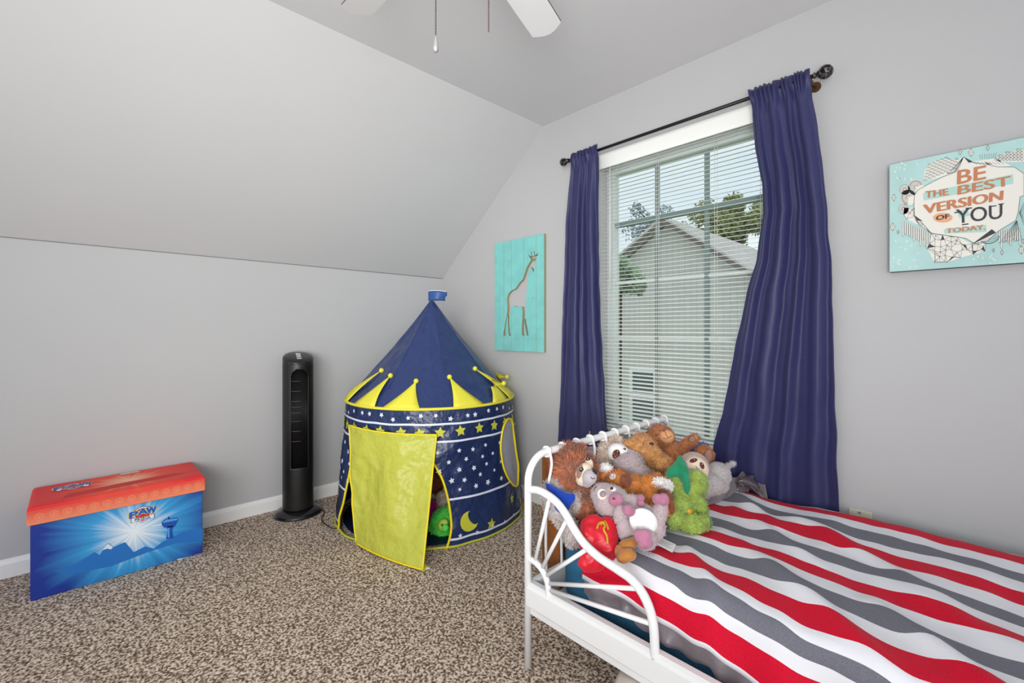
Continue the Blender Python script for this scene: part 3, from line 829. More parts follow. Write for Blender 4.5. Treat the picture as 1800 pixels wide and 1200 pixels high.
LM = [mat('logo_white', (236, 236, 246), 0.5), mat('logo_navy', (22, 30, 80), 0.5), mat('logo_red', (206, 50, 40), 0.5), mat('logo_yellow', (222, 206, 120), 0.5), mat('logo_blue', (30, 98, 190), 0.5)]
lc = Vector((BX1, -1.948, 0.262))
logo(lambda u, v, l=1: Vector((BX1 + 0.0008 + 0.00025 * l, lc.y + u * 0.047, lc.z + v * 0.036)), sb).build('front_logo', LM, sb)
lc2 = (0.13, -2.185)
logo(lambda u, v, l=1: Vector((lc2[0] - v * 0.05, lc2[1] + u * 0.062, 0.3935 + 0.00022 * l)), sb).build('lid_logo', LM, sb)
b = MB()
tw = mat('print_tower_blue', (28, 84, 180), 0.5); tl_ = mat('print_tower_light', (90, 160, 226), 0.5); hl = mat('print_hill_blue', (40, 116, 196), 0.5); wt = mat('print_pale', (222, 236, 246), 0.5)
Bz = lambda px, py: (20 + px / 4.0, 780 + py / 4.0)
def FP(px, py, l=1): return Fp(*Bz(px, py), l)
b.poly([FP(*p, 1) for p in ((300,895),(420,860),(520,800),(585,760),(620,780),(680,695),(720,725),(770,700),(800,690),(860,760),(940,720),(1000,735),(1060,690),(1200,620),(1300,590),(1345,600),(1345,680),(1150,700),(960,760),(700,860),(420,915))], 2)
b.poly([FP(*p, 2) for p in ((640,745),(680,700),(715,725),(700,740),(675,735))], 3)
b.poly([FP(*p, 3) for p in ((1057,545),(1085,525),(1165,515),(1172,535),(1150,580),(1075,588),(1057,570))], 0)
b.poly([FP(*p, 4) for p in ((1060,548),(1088,531),(1163,521),(1168,533),(1070,553))], 1)
b.poly([FP(*p, 3) for p in ((1092,580),(1140,574),(1130,610),(1140,660),(1085,668),(1100,612))], 0)
b.poly([FP(*p, 4) for p in ((1100,590),(1112,588),(1110,655),(1098,657))], 1)
b.poly([FP(*p, 3) for p in ((1098,512),(1112,508),(1114,528),(1100,530))], 0)
for x0_, y0_, wd in ((980,575,90),(1160,810,180)):
    b.poly([FP(x0_, y0_, 2), FP(x0_+wd, y0_-wd*0.2, 2), FP(x0_+wd*0.9, y0_-wd*0.17+8, 2), FP(x0_+wd*.1, y0_+6, 2)], 3)
b.build('front_scenery', [tw, tl_, hl, wt], sb)
# outlined paw badges along the lid edge
b = MB()
pm = mat('paw_badge_line', (246, 160, 126), 0.5)
for k in range(14):
    yc = -2.285 + k * 0.0423
    def E(u, v, l=1): return Vector((0.3574 + 0.0003 * l, yc + u * 0.015, 0.347 + v * 0.017))
    sh = [(-0.9,0.6),(0,1.0),(0.9,0.6),(0.8,-0.3),(0,-1.0),(-0.8,-0.3)]
    for (a0, a1), (c0, c1) in zip(sh, sh[1:] + sh[:1]):
        b.poly([E(a0, a1), E(c0, c1), E(c0*.85, c1*.85), E(a0*.85, a1*.85)])
    for u, v, r in ((0, -0.2, 0.26), (-0.4, 0.1, 0.13), (-0.15, 0.36, 0.14), (0.18, 0.36, 0.14), (0.42, 0.1, 0.13)):
        b.poly([E(u + r*math.cos(q*math.pi/5), v + r*0.85*math.sin(q*math.pi/5)) for q in range(10)])
b.build('paw_badges', pm, sb)
b = MB()   # faint shadowed ground band and hills of the lid print
lg = [mat('lid_print_dark', (206, 40, 34), 0.5), mat('lid_print_orange', (246, 128, 70), 0.5), mat('clear_tape', (226, 190, 176), 0.25)]
b.poly([(0.30, -2.22, 0.3936), (0.24, -2.2, 0.3936), (0.22, -2.0, 0.3936), (0.21, -1.82, 0.3936), (0.25, -1.76, 0.3936), (0.285, -2.0, 0.3936)], 0)
b.poly([(0.03, -2.01, 0.3938), (0.03, -1.94, 0.3938), (0.06, -1.935, 0.3938), (0.06, -2.015, 0.3938)], 2)
b.build('lid_print', lg, sb)

# ------------------------------------------------------------------ castle play tent
TX, TY = 0.651, -0.540
tent = thing('play_tent', (TX, TY, 0), 'navy and yellow castle play tent with star print in the room corner', 'play tent')
RING, ZR, ZA = 0.515, 0.712, 1.312
def tr(z): return interp([(0, 0.572), (0.08, 0.572), (0.25, 0.552), (0.5, 0.530), (0.64, 0.518), (0.72, 0.513)], z)
def clampw(p):
    return Vector((max(p[0], 0.035), min(p[1], -0.035), p[2]))
def T(th, z, off=0.0, wr=True):
    r = tr(z) + off
    if wr:
        k = min(1, max(0, (ZR - z) / 0.15))
        r += k * (0.010 * nz3(th * 0.055, z * 4.0, 3.0) + 0.006 * nz3(th * 0.12, z * 9.0, 9.0))
    a = math.radians(th - 33.2)
    return clampw((TX + r * math.cos(a), TY + r * math.sin(a), z))
door = [(-66,0.0),(-64,0.05),(-61,0.12),(-58,0.22),(-56,0.33),(-52,0.45),(-40,0.52),(-25,0.54),(-10,0.52),(-2,0.46),(2.5,0.40),(5.5,0.34),(8,0.25),(9.2,0.17),(9.4,0.11),(8.4,0.05),(6.8,0.0)]
win_ = [(58,0.600),(53,0.590),(49,0.555),(46.5,0.50),(45.5,0.44),(46.5,0.36),(50,0.29),(55,0.235),(61,0.195),(66,0.19),(71,0.22),(72.5,0.29),(71,0.37),(70,0.45),(68,0.53),(63,0.585)]
b = MB()
zz_ = [0.004 + (0.722 - 0.004) * k / 72 for k in range(73)]
def wallfn(u, v): return T(-180 + 360 * u, 0.003 + 0.717 * v)
b.grid(wallfn, 360, 72, mi=0, skip=lambda u, v: in_poly(-180 + 360*u, 0.003 + 0.717*v, door) or in_poly(-180 + 360*u, 0.003 + 0.717*v, win_))
def band(th0, th1, zc, hw, mi, wob=0.003):
    k = int((th1 - th0) / 2)
    for i in range(k):
        a0 = th0 + (th1-th0)*i/k; a1 = th0 + (th1-th0)*(i+1)/k
        if in_poly((a0+a1)/2, zc, door) or in_poly((a0+a1)/2, zc, win_): continue
        w0 = wob * nz3(a0*0.1, zc*5); w1 = wob * nz3(a1*0.1, zc*5)
        b.poly([T(a0, zc-hw+w0, .0025), T(a1, zc-hw+w1, .0025), T(a1, zc+hw+w1, .0025), T(a0, zc+hw+w0, .0025)], mi)
band(-170, 170, 0.632, 0.0052, 2); band(-170, 170, 0.541, 0.0052, 2); band(-170, 170, 0.244, 0.0055, 2); band(-170, 170, 0.045, 0.0055, 2)
def star(th, z, R_, mi, rot=0.0, inner=0.5):
    if in_poly(th, z, door) or in_poly(th, z, win_): return
    per = math.degrees(1 / tr(z)); pts = []
    for k in range(10):
        r = R_ if k % 2 == 0 else R_ * inner
        a = rot + k * math.pi / 5
        pts.append((th + r * math.sin(a) * per, z + r * math.cos(a)))
    n0 = len(b.v); b.v.append(T(th, z, 0.004)); b.v += [T(x, y, 0.004) for x, y in pts]
    for k in range(10): b.face((n0, n0+1+k, n0+1+(k+1) % 10), mi)
rs = random.Random(5)
for k in range(30): star(-175 + k*12 + rs.uniform(-1,1), 0.590 + rs.uniform(-.003,.003), 0.031, 1, rs.uniform(-.3,.3), 0.52)
for k in range(42): star(-172 + k*8.3 + rs.uniform(-2,2), 0.668 + rs.choice((-1,0,1))*0.010, rs.uniform(0.011,0.016), 2, rs.uniform(-.6,.6), 0.5)
for row in range(5):
    for k in range(36):
        star(-176 + k*10 + (row % 2)*5 + rs.uniform(-1.6,1.6), 0.29 + row*0.050 + rs.uniform(-.008,.008), rs.uniform(0.011,0.019), 2, rs.uniform(-.6,.6), 0.5)
def moon(th, z, R_, flip=1, rot=0.4):
    per = math.degrees(1 / tr(z)); P = []
    for k in range(13):
        a = math.radians(-125 + 250*k/12); P.append((R_*math.cos(a), R_*math.sin(a)))
    for k in range(1, 12):
        a = math.radians(125 - 250*k/12); P.append((R_*0.42*math.cos(a) - R_*0.50 + R_*0.62*0, R_*0.80*math.sin(a)*0.98))
    out = []
    for x, y in P:
        x = -x * flip; c_, s_ = math.cos(rot), math.sin(rot)
        out.append((th + (x*c_ - y*s_)*per, z + x*s_ + y*c_))
    n = 13; n0 = len(b.v)
    b.v += [T(x, y, 0.004) for x, y in out]
    inner_ = [n0+12] + [n0+13+i for i in range(11)] + [n0]
    for i in range(12):
        o0, o1 = n0+i, n0+i+1; i0, i1 = inner_[12-i], inner_[11-i]
        b.face([q for q in dict.fromkeys((o0, o1, i1, i0))], 1)
for th in (19.5, 82, -80, -110, 120, 150): moon(th, 0.118, 0.052, 1, 0.55)
for th, z, r in ((33,0.072,0.032),(54,0.145,0.030),(98,0.13,0.03),(-95,0.13,0.03),(-74.5,0.20,0.014),(66,0.09,0.028),(135,0.10,0.03)): star(th, z, r, 1, 0.2)
for k in range(9): star(14 + k*10, 0.058 + rs.uniform(-.01,.012), 0.013, 2, rs.uniform(-.5,.5))
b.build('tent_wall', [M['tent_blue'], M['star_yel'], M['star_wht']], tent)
b = MB(); b.lathe((TX, TY, 0), [(0.53, 0.003), (0.53, 0.006)], 48); b.build('tent_floor', M['tent_floor'], tent)
b = MB(); b.tube([T(t_, 0.008, 0.002) for t_ in range(-180, 180, 3)], 0.006, 6, closed=True); b.build('floor_rim', M['rim'], tent)
b = MB(); b.tube([T(x, z, 0.002) for x, z in smooth_path([(x, z, 0) for x, z in door], 4) for x, z in [(x, z)]] if False else [T(p.x, p.y, 0.002) for p in smooth_path([(x, z, 0) for x, z in door], 4)], 0.0065, 6); b.build('door_piping', M['pipe'], tent)
b = MB(); b.tube([T(p.x, p.y, 0.002) for p in smooth_path([(x, z, 0) for x, z in win_], 4, True)], 0.0065, 6, closed=True); b.build('window_piping', M['pipe'], tent)
M['mesh'] = mat('white_mesh_net', (205, 208, 220), 0.6, bump=0.3, bscale=14, bdist=0.01)
_n = M['mesh'].node_tree; _b = _n.nodes['Principled BSDF']; _b.inputs['Alpha'].default_value = 0.72
b = MB(); cx_, cz_ = 59.5, 0.40; wp = smooth_path([(x, z, 0) for x, z in win_], 4, True); n0 = 0
b.v.append(T(cx_, cz_, -0.004))
for f_ in (0.5, 1.0):
    b.v += [T(cx_ + (p.x-cx_)*f_, cz_ + (p.y-cz_)*f_, -0.003) for p in wp]
k_ = len(wp)
for i in range(k_):
    j = (i+1) % k_; b.face((0, 1+i, 1+j), 0, True); b.face((1+i, 1+k_+i, 1+k_+j, 1+j), 0, True)
b.build('mesh_window', M['mesh'], tent)
# roof: eight panels rising from the hoop
def roof(th, s, off=0.0):
    """s 0 at hoop, 1 at apex"""
    r = RING * (1 - s) + 0.010 * s + off
    fac = ((th - 11) % 45) / 45.0
    oct_ = math.cos(math.radians(22.5)) / math.cos(math.radians((fac - 0.5) * 45))
    r *= 1 + (oct_ - 1) * min(1, s * 1.6)
    r -= 0.02 * math.sin(math.pi * s) * (0.4 + 0.6 * s)
    r += 0.006 * math.sin(math.pi * s) * nz3(th * 0.09, s * 7, 1)
    a = math.radians(th - 33.2)
    return clampw((TX + r*math.cos(a), TY + r*math.sin(a), ZR + (ZA - ZR) * s))
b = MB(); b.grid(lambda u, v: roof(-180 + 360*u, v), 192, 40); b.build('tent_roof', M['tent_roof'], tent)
b = MB()
for q in range(8):
    b.tube([roof(11 + 45*q, s/12, 0.001) for s in range(13)], 0.0014, 5)
b.build('roof_seam', mat('roof_seam_navy', (52, 72, 126), 0.5), tent)
b = MB(); b.tube([T(t_, ZR, 0.004, False) for t_ in range(-180, 180, 3)], 0.008, 8, closed=True); b.build('roof_hoop', M['tent_yel'], tent)
def crown(th0, th1, tip_th, s_tip, bend=None):
    c_ = MB(); n = 8
    rows = []
    for k in range(n + 1):
        f_ = k / n; s = 0.01 + (s_tip - 0.01) * f_
        mid0 = th0 + (tip_th - th0) * f_; mid1 = th1 + (tip_th - th1) * f_
        cur = 0.05 * math.sin(math.pi * f_) * (th1 - th0) * 0.5
        a0 = mid0 + cur * 0.6; a1 = mid1 - cur * 0.6
        rows.append([roof(a0 + (a1 - a0) * j / 4, s, 0.010 + 0.012*math.sin(math.pi*f_)) for j in range(5)])
    if bend:
        base = rows[5][2]
        for k in range(6, n + 1):
            for j in range(5): rows[k][j] = base + (rows[k][j] - base).length * Vector(bend) * 0.9 + (rows[k][j] - rows[k][2]) * 0.7
    n0 = len(c_.v)
    for r_ in rows: c_.v += r_
    for k in range(n):
        for j in range(4): c_.face((n0+k*5+j, n0+k*5+j+1, n0+(k+1)*5+j+1, n0+(k+1)*5+j), 0, True)
    c_.sphere(rows[-1][2], 0.013)
    c_.build('crown_point', M['tent_yel'], tent, solid=0.003)
crown(-90, -68, -56, 0.30); crown(-56, -36, -38, 0.265); crown(-30, -7.5, -13, 0.225); crown(12, 33, 14, 0.255)
crown(40, 58, 52, 0.22, (0.72, 0.6, 0.28)); crown(62, 84, 46, 0.31); crown(95, 113, 100, 0.25, (0.85, 0.3, 0.1))
crown(125, 146, 136, 0.24); crown(155, 176, 166, 0.24); crown(-125, -104, -114, 0.24)
# little pennant on the tip
b = MB()
top = Vector((TX, TY, ZA - 0.012))
def pen(u, v):
    a = u; p = top + RT * (-0.022 + 0.118 * a) + UP * (0.012 + 0.064 * v * (1 - 0.1*a) + 0.004*math.sin(a*3)) + FW * (-0.02 * math.sin(a * math.pi) + 0.002)
    if v < 0.5: p += RT * (-0.012 * a)
    return p
b.grid(pen, 14, 5); b.grid(lambda u, v: pen(u, v) + FW * 0.034 * math.sin(u*math.pi), 14, 5)
fl = b.build('pennant', mat('pennant_blue', (48, 82, 140), 0.4), tent, solid=0.002)
b = MB(); b.tube([pen(k/14, 1.0) for k in range(15)], 0.0025, 5); b.tube([pen(k/14, 1.0) + FW*0.034*math.sin(k/14*math.pi) for k in range(15)], 0.0025, 5); b.build('white_hem', M['star_wht'], fl)
# door flap
def flap(u, v):
    th = -57 + 59 * u
    top_ = T(th, 0.602 - 0.018*u, 0.014)
    bl_, bm_, br_ = on_z(626, 954, 0.012), on_z(668, 982, 0.010), on_z(743, 1001, 0.010)
    bot = (bl_ * (1-u)**2 + bm_ * 2*u*(1-u) + br_ * u*u)
    g = v ** 1.15
    p = top_ * (1 - g) + bot * g
    rad = Vector((p.x - TX, p.y - TY, 0)); L = rad.length; rad.normalize()
    need = tr(max(0, p.z)) + 0.022
    if L < need: p += rad * (need - L)
    w_ = math.sin(math.pi * min(1, v)) 
    p += rad * (0.014 * w_ * math.sin(u * 11 + v * 3) * (0.5 + v) + 0.012 * w_ * nz3(u * 4, v * 3, 5) + 0.007 * w_ * nz3(u * 11, v * 9, 8))
    p += RT * (-0.02 * math.sin(math.pi * v) * (1-u) * -0.5)
    return p
b = MB(); b.grid(flap, 56, 60); fp = b.build('door_flap', M['flap'], tent, solid=0.0015)
b = MB()
edge = [flap(0, k/24) for k in range(24, -1, -1)] + [flap(k/20, 0) for k in range(1, 21)] + [flap(1, k/24) for k in range(1, 25)]
b.tube(edge, 0.0045, 6); b.tube([flap(k/20, 1) for k in range(21)], 0.004, 6); b.build('flap_piping', M['pipe'], fp)
p0, p1 = flap(1, 0.96), flap(1, 1.0)
b = MB(); q0 = on_z(737, 985, 0.03); q1 = on_z(757, 999, 0.006); q2 = on_z(742, 1006, 0.005)
b.prism([q0, q1, q2, p1], (0, 0, 0.003)); b.build('folded_corner', M['flap'], fp)
b = MB(); c0 = on_z(748, 998, 0.014); b.prism([c0, c0 + RT*0.018 + FW*0.006, c0 + RT*0.022 - FW*0.006, c0 + RT*0.004 - FW*0.012], (0, 0, 0.002)); b.build('care_tag', M['tagwhite'], fp)

# ------------------------------------------------------------------ plush toys
def blob(px, py, D, a, bb=None, roll=0.0, c=None):
    """ellipsoid at photo pixel px,py and distance D; a,bb radii in px there; roll degrees counter-clockwise"""
    k = D / FOC; bb = a if bb is None else bb; c = min(a, bb) if c is None else c
    cr, sr = math.cos(math.radians(roll)), math.sin(math.radians(roll))
    A = (RT * cr + UP * sr) * a * k; B = (UP * cr - RT * sr) * bb * k; C = FW * c * k
    return (at(px, py, D), A, B, C)
def union(blobs, voxel=0.005, sm=3, disp=0.0018):
    mb = MB()
    for c, A, B, C in blobs: mb.ell(c, (A, B, C), 18, 12)
    me = bpy.data.meshes.new('u'); me.from_pydata([tuple(v) for v in mb.v], [], mb.f)
    o = bpy.data.objects.new('u', me); COL.objects.link(o)
    md = o.modifiers.new('r', 'REMESH'); md.mode = 'VOXEL'; md.voxel_size = voxel
    md = o.modifiers.new('s', 'SMOOTH'); md.iterations = sm; md.factor = 0.5
    dg = bpy.context.evaluated_depsgraph_get(); dg.update()
    m2 = bpy.data.meshes.new_from_object(o.evaluated_get(dg))
    for v in m2.vertices:
        q = v.co; v.co = q + v.normal * disp * (nz3(q.x*28, q.y*28, q.z*28) + 0.6*nz3(q.x*60, q.y*60, q.z*60))
    out = MB(); out.v = [v.co.copy() for v in m2.vertices]
    for p in m2.polygons: out.face(p.vertices, 0, True)
    nr = [p.normal.copy() for p in m2.polygons]; ce = [p.center.copy() for p in m2.polygons]; ar = [p.area for p in m2.polygons]
    bpy.data.objects.remove(o); bpy.data.meshes.remove(me); bpy.data.meshes.remove(m2)
    return out, nr, ce, ar
ZFLOOR = 0.0
def tufts(mb, nr, ce, ar, count, length, width, droop=0.4, mi=1, rnd=None, z_min=None):
    rnd = rnd or random.Random(1)
    tot = sum(ar)
    per = count / tot
    nf = len(nr)
    for i in range(nf):
        e = ar[i] * per
        k = int(e) + (1 if rnd.random() < e - int(e) else 0)
        for _ in range(k):
            n = nr[i]; c = ce[i] + Vector((rnd.uniform(-1,1), rnd.uniform(-1,1), rnd.uniform(-1,1))) * 0.003
            fl_ = Vector((nz3(c.x*18, c.y*18, c.z*18), nz3(c.x*18+7, c.y*18, c.z*18), nz3(c.x*18, c.y*18+7, c.z*18)))
            d = (n + fl_ * 1.2 + Vector((rnd.uniform(-.4,.4), rnd.uniform(-.4,.4), rnd.uniform(-.4,.4) - droop))).normalized()
            s_ = d.cross(n)
            s_ = s_.normalized() if s_.length > 1e-4 else n.orthogonal().normalized()
            l = length * rnd.uniform(0.6, 1.2); w_ = width * rnd.uniform(0.7, 1.3)
            n0 = len(mb.v)
            mid = c + d * l * 0.55 + n * l * 0.1
            mb.v += [c - n * 0.001 - s_ * w_/2, c - n * 0.001 + s_ * w_/2, mid + s_ * w_ * 0.35, mid - s_ * w_ * 0.35, c + d * l]
            mb.face((n0, n0+1, n0+2, n0+3), mi, True); mb.face((n0+3, n0+2, n0+4), mi, True)
class Plush:
    def __init__(s, name, label, base, cat='plush toy', group=None):
        s.root = thing(name, base, label, cat, group); s.tr = []; s.rnd = random.Random(hash_(label))
    def part(s, name, m, blobs, fur=None, m2=None, voxel=0.005, label=None, base=None, sm=3, disp=0.0018):
        if len(blobs) == 1 and not fur:
            mb = MB(); c, A, B, C = blobs[0]; mb.ell(c, (A, B, C), 24, 16)
            o = mb.build(name, m, base or s.root); s.tr.append(BVHTree.FromPolygons([tuple(v) for v in mb.v], mb.f)); 
        else:
            mb, nr, ce, ar = union(blobs, voxel, sm, disp)
            s.tr.append(BVHTree.FromPolygons([tuple(v) for v in mb.v], mb.f))
            if fur: tufts(mb, nr, ce, ar, fur[0], fur[1], fur[2], fur[3] if len(fur) > 3 else 0.3, 1, s.rnd)
            o = mb.build(name, [m, m2 or m], base or s.root)
        if label: o['label'] = label
        return o
    def hit(s, px, py):
        d = ray(px, py).normalized(); best = None
        for t_ in s.tr:
            h = t_.ray_cast(CAM, d)
            if h[0] is not None and (best is None or h[3] < best[3]): best = h
        if best is None: return at(px, py, 1.6), -FW
        return best[0], best[1]
    def dot(s, name, m, px, py, a, bb=None, roll=0, flat=0.4, lift=0.0, parent=None):
        p, n = s.hit(px, py); k = (p - CAM).dot(FW) / FOC; bb = a if bb is None else bb
        if n.dot(ray(px, py)) > 0: n = -n
        r_ = (RT - n * RT.dot(n)).normalized(); u_ = n.cross(r_); u_ = u_ if u_.z > 0 else -u_
        c_, s_ = math.cos(math.radians(roll)), math.sin(math.radians(roll))
        A = (r_ * c_ + u_ * s_) * a * k; B = (u_ * c_ - r_ * s_) * bb * k
        mb = MB(); mb.ell(p + n * lift, (A, B, n * min(a, bb) * k * flat), 18, 12)
        o = mb.build(name, m, parent or s.root); s.tr.append(BVHTree.FromPolygons([tuple(v) for v in mb.v], mb.f))
        return o
    def eye(s, px, py, r, m=None, glint=True):
        e = s.dot('eye', m or M['eye'], px, py, r, r, 0, 0.7)
        if glint: s.dot('eye_glint', M['tagwhite'], px - r * 0.25, py - r * 0.3, max(0.7, r * 0.25), None, 0, 0.5, parent=e)
        return e
    def line(s, name, pts, r=0.0012, m=None):
        P = [s.hit(x, y) for x, y in pts]
        mb = MB(); mb.tube(smooth_path([p + (-n if n.dot(FW) > 0 else n) * 0.0008 for p, n in P], 4), r, 6); mb.build(name, m or M['eye'], s.root)
def hash_(t_):
    h = 0
    for c in t_: h = (h * 31 + ord(c)) % 99991
    return h
M['eye'] = mat('black_bead_eye', (18, 16, 18), 0.15, spec=0.7)
M['thread'] = mat('dark_thread', (60, 34, 28), 0.7)
def furm(name, rgb, amp=0.25, sc=60): return mat(name, rgb, 0.85, spec=0.15, sheen=0.35, nscale=sc, namp=amp)
P_ = {
 'brown': furm('shaggy_brown_fur', (172, 104, 74), 0.28), 'bear': furm('caramel_curly_fur', (194, 140, 86), 0.28), 'bear2': furm('ginger_fur', (184, 118, 72), 0.26),
 'tan_pad': mat('tan_suede', (214, 152, 104), 0.7, sheen=0.2), 'pad_brown': mat('brown_suede', (150, 112, 98), 0.75), 'lilac': furm('lilac_gray_plush', (178, 162, 164), 0.10, 150),
 'mauve': furm('mauve_velour', (170, 112, 136), 0.12, 40), 'belly': furm('white_velour', (236, 236, 234), 0.03, 80), 'orange': furm('fox_orange_fur', (206, 132, 64), 0.25),
 'rust': furm('rust_brown_fur', (142, 76, 48), 0.2), 'whitefur': furm('white_long_fur', (238, 234, 232), 0.05), 'beige': furm('beige_shaggy_fur', (212, 192, 176), 0.22, 80),
 'cream': mat('cream_velour', (226, 206, 184), 0.8), 'snout': furm('gray_velour', (176, 170, 174), 0.05), 'ltgray': furm('pale_gray_fur', (196, 186, 182), 0.18, 60),
 'green': furm('lime_green_plush', (150, 172, 78), 0.18, 40), 'dkgreen': furm('dark_green_velour', (30, 122, 84), 0.14, 30), 'yellow': mat('yellow_felt', (224, 168, 40), 0.8),
 'gray': furm('light_gray_plush', (176, 170, 170), 0.08, 120), 'taupe': furm('taupe_velour', (172, 148, 136), 0.08), 'dkbrown': mat('brown_eye_patch', (96, 48, 38), 0.8),
 'blue': furm('bright_blue_plush', (30, 100, 176), 0.2), 'penguin': furm('heather_gray_plush', (158, 160, 162), 0.12, 120), 'charcoal': furm('charcoal_velour', (60, 56, 56), 0.1),
 'pinksnout': mat('pink_velour', (222, 170, 176), 0.8), 'neon': furm('neon_green_fur', (92, 226, 84), 0.15, 50), 'neony': mat('lime_yellow_velour', (186, 222, 84), 0.8),
 'magenta': furm('magenta_velour', (176, 20, 124), 0.1), 'camel': furm('camel_velour', (168, 112, 56), 0.14, 30), 'iris': mat('gray_embroidered_iris', (140, 136, 150), 0.5), 'amber': mat('amber_thread', (206, 140, 70), 0.6),
}
ZT = 0.452   # top of blanket
def floorpt(px, py, D, z): p = at(px, py, D); return (p.x, p.y, z)

# brown shaggy sloth
s = Plush('plush_sloth', 'shaggy dark brown sloth plush with gray snout, leaning on the near end of the headboard', floorpt(1012, 860, 1.62, ZT))
s.part('body', P_['brown'], [blob(1010, 826, 1.62, 34, 33), blob(1000, 812, 1.64, 24, 28, 20), blob(1008, 800, 1.63, 24, 16, 10), blob(1022, 866, 1.60, 20, 32, 20), blob(1036, 905, 1.56, 18, 34, 10)], (9000, 0.026, 0.0035, 0.25))
s.part('face_mask', P_['cream'], [blob(1025, 834, 1.545, 14, 21, -12, 14), blob(1035, 816, 1.57, 8, 11, 0, 10), blob(1030, 826, 1.55, 11, 14, 0, 12)])
s.part('snout', P_['snout'], [blob(1036, 838, 1.52, 13, 14, -10, 14), blob(1032, 846, 1.53, 10, 11, 0, 10)])
s.dot('nose', M['eye'], 1045, 829, 4.5, 6, 0, 0.8)
s.dot('eye_patch', P_['pad_brown'], 1019, 828, 6, 13, -22, 0.25); s.eye(1022, 825, 4); s.eye(1034, 807, 3.5)
s.line('mouth', [(1038, 838), (1041, 841), (1045, 840)])

# pale gray furry toy lying behind the side guard
s = Plush('plush_rabbit', 'pale gray furry plush slumped at the bed corner behind the curved side guard', floorpt(990, 900, 1.52, ZT))
s.part('body', P_['ltgray'], [blob(980, 860, 1.60, 24, 22), blob(968, 885, 1.56, 12, 26, 10), blob(985, 900, 1.53, 16, 34, 20), blob(1003, 935, 1.49, 15, 28, 18), blob(1008, 880, 1.58, 22, 26)], (5200, 0.011, 0.003, 0.4))
s.part('ear', P_['ltgray'], [blob(973, 848, 1.62, 8, 16, 15, 5)], (700, 0.010, 0.003, 0.3))

# lilac plush on its back with mauve nose and paws
s = Plush('plush_elephant', 'gray plush lying on its back with mauve nose, mauve paws and white belly', floorpt(1110, 925, 1.45, ZT))
L_ = 1.46
s.part('body', P_['lilac'], [blob(1127, 922, L_, 40, 37, -25, 34), blob(1075, 882, 1.50, 33, 30, -20, 30), blob(1060, 868, 1.52, 22, 20), blob(1083, 905, 1.49, 22, 20), blob(1100, 905, 1.47, 20, 20),
       blob(1097, 930, 1.42, 13, 26, 10, 12), blob(1090, 905, 1.42, 12, 18, 0, 12), blob(1109, 880, 1.47, 16, 12, 0, 11), blob(1158, 905, 1.44, 14, 30, -18, 14), blob(1152, 930, 1.43, 17, 22, -20, 16), blob(1135, 948, 1.39, 20, 20, 0, 15)], (3800, 0.0035, 0.0022, 0.2), voxel=0.0045)
s.part('belly_patch', P_['belly'], [blob(1131, 916, 1.405, 26, 22, -32, 10)], label='white belly')
s.part('muzzle', P_['mauve'], [blob(1083, 879, 1.435, 13.5, 12.5, -10, 10)], label='mauve nose')
s.part('hand_paw', P_['mauve'], [blob(1105, 897, 1.375, 12, 10, -20, 9)])
s.part('hand_paw', P_['mauve'], [blob(1126, 874, 1.45, 8, 5.5, 0, 7), blob(1126, 885, 1.45, 8, 6, 0, 7)], voxel=0.003)
s.part('foot_pad', P_['mauve'], [blob(1155, 877, 1.42, 8.5, 10, 0, 9), blob(1166, 878, 1.42, 9.5, 11, 0, 9)], voxel=0.003)
s.part('foot_pad', P_['mauve'], [blob(1131, 944, 1.352, 15, 15, 0, 6), blob(1134, 955, 1.35, 14, 11, 0, 6), blob(1122, 938, 1.354, 8, 9, 0, 5)], voxel=0.003)
s.dot('eye_white', P_['belly'], 1058, 868, 8.5, 11, 12, 0.25); s.dot('iris', P_['amber'], 1060, 868, 6.3, 6.3, 0, 0.3); s.dot('iris', P_['iris'], 1060, 868, 4.8, 4.8, 0, 0.45); 
s.dot('eye_white', P_['belly'], 1077, 859, 6, 6, -30, 0.25); s.dot('iris', P_['dkbrown'], 1075, 858, 3, 4, -30, 0.45)
s.dot('nostril', P_['dkbrown'], 1079, 876, 2.6, 1.8, -20, 0.5)
s.line('eyebrow', [(1045, 862), (1046, 858), (1050, 855)])
b = MB(); c0 = on_z(1155, 942, ZT + 0.008); c1 = on_z(1188, 957, ZT + 0.006); c2 = on_z(1182, 971, ZT + 0.006); c3 = on_z(1152, 955, ZT + 0.008)
b.prism([c0, c1, c2, c3], (0, 0, 0.001)); 
tg = b.build('cloth_tag', M['tagwhite'], s.root, label_ := None) if False else b.build('cloth_tag', M['tagwhite'], s.root)
b = MB()
for k in range(5):
    f0 = 0.2 + 0.14 * k
    a0 = c0.lerp(c3, f0); a1 = c1.lerp(c2, f0)
    b.prism([a0.lerp(a1, 0.08) + UP*0.0013, a0.lerp(a1, 0.9 - 0.1*(k % 3)) + UP*0.0013, a0.lerp(a1, 0.9 - 0.1*(k % 3)) + UP*0.0013 + (c3-c0)*0.04, a0.lerp(a1, 0.08) + UP*0.0013 + (c3-c0)*0.04], (0, 0, 0.0003))
b.build('fine_print', mat('tag_print_gray', (150, 150, 158), 0.8), tg)

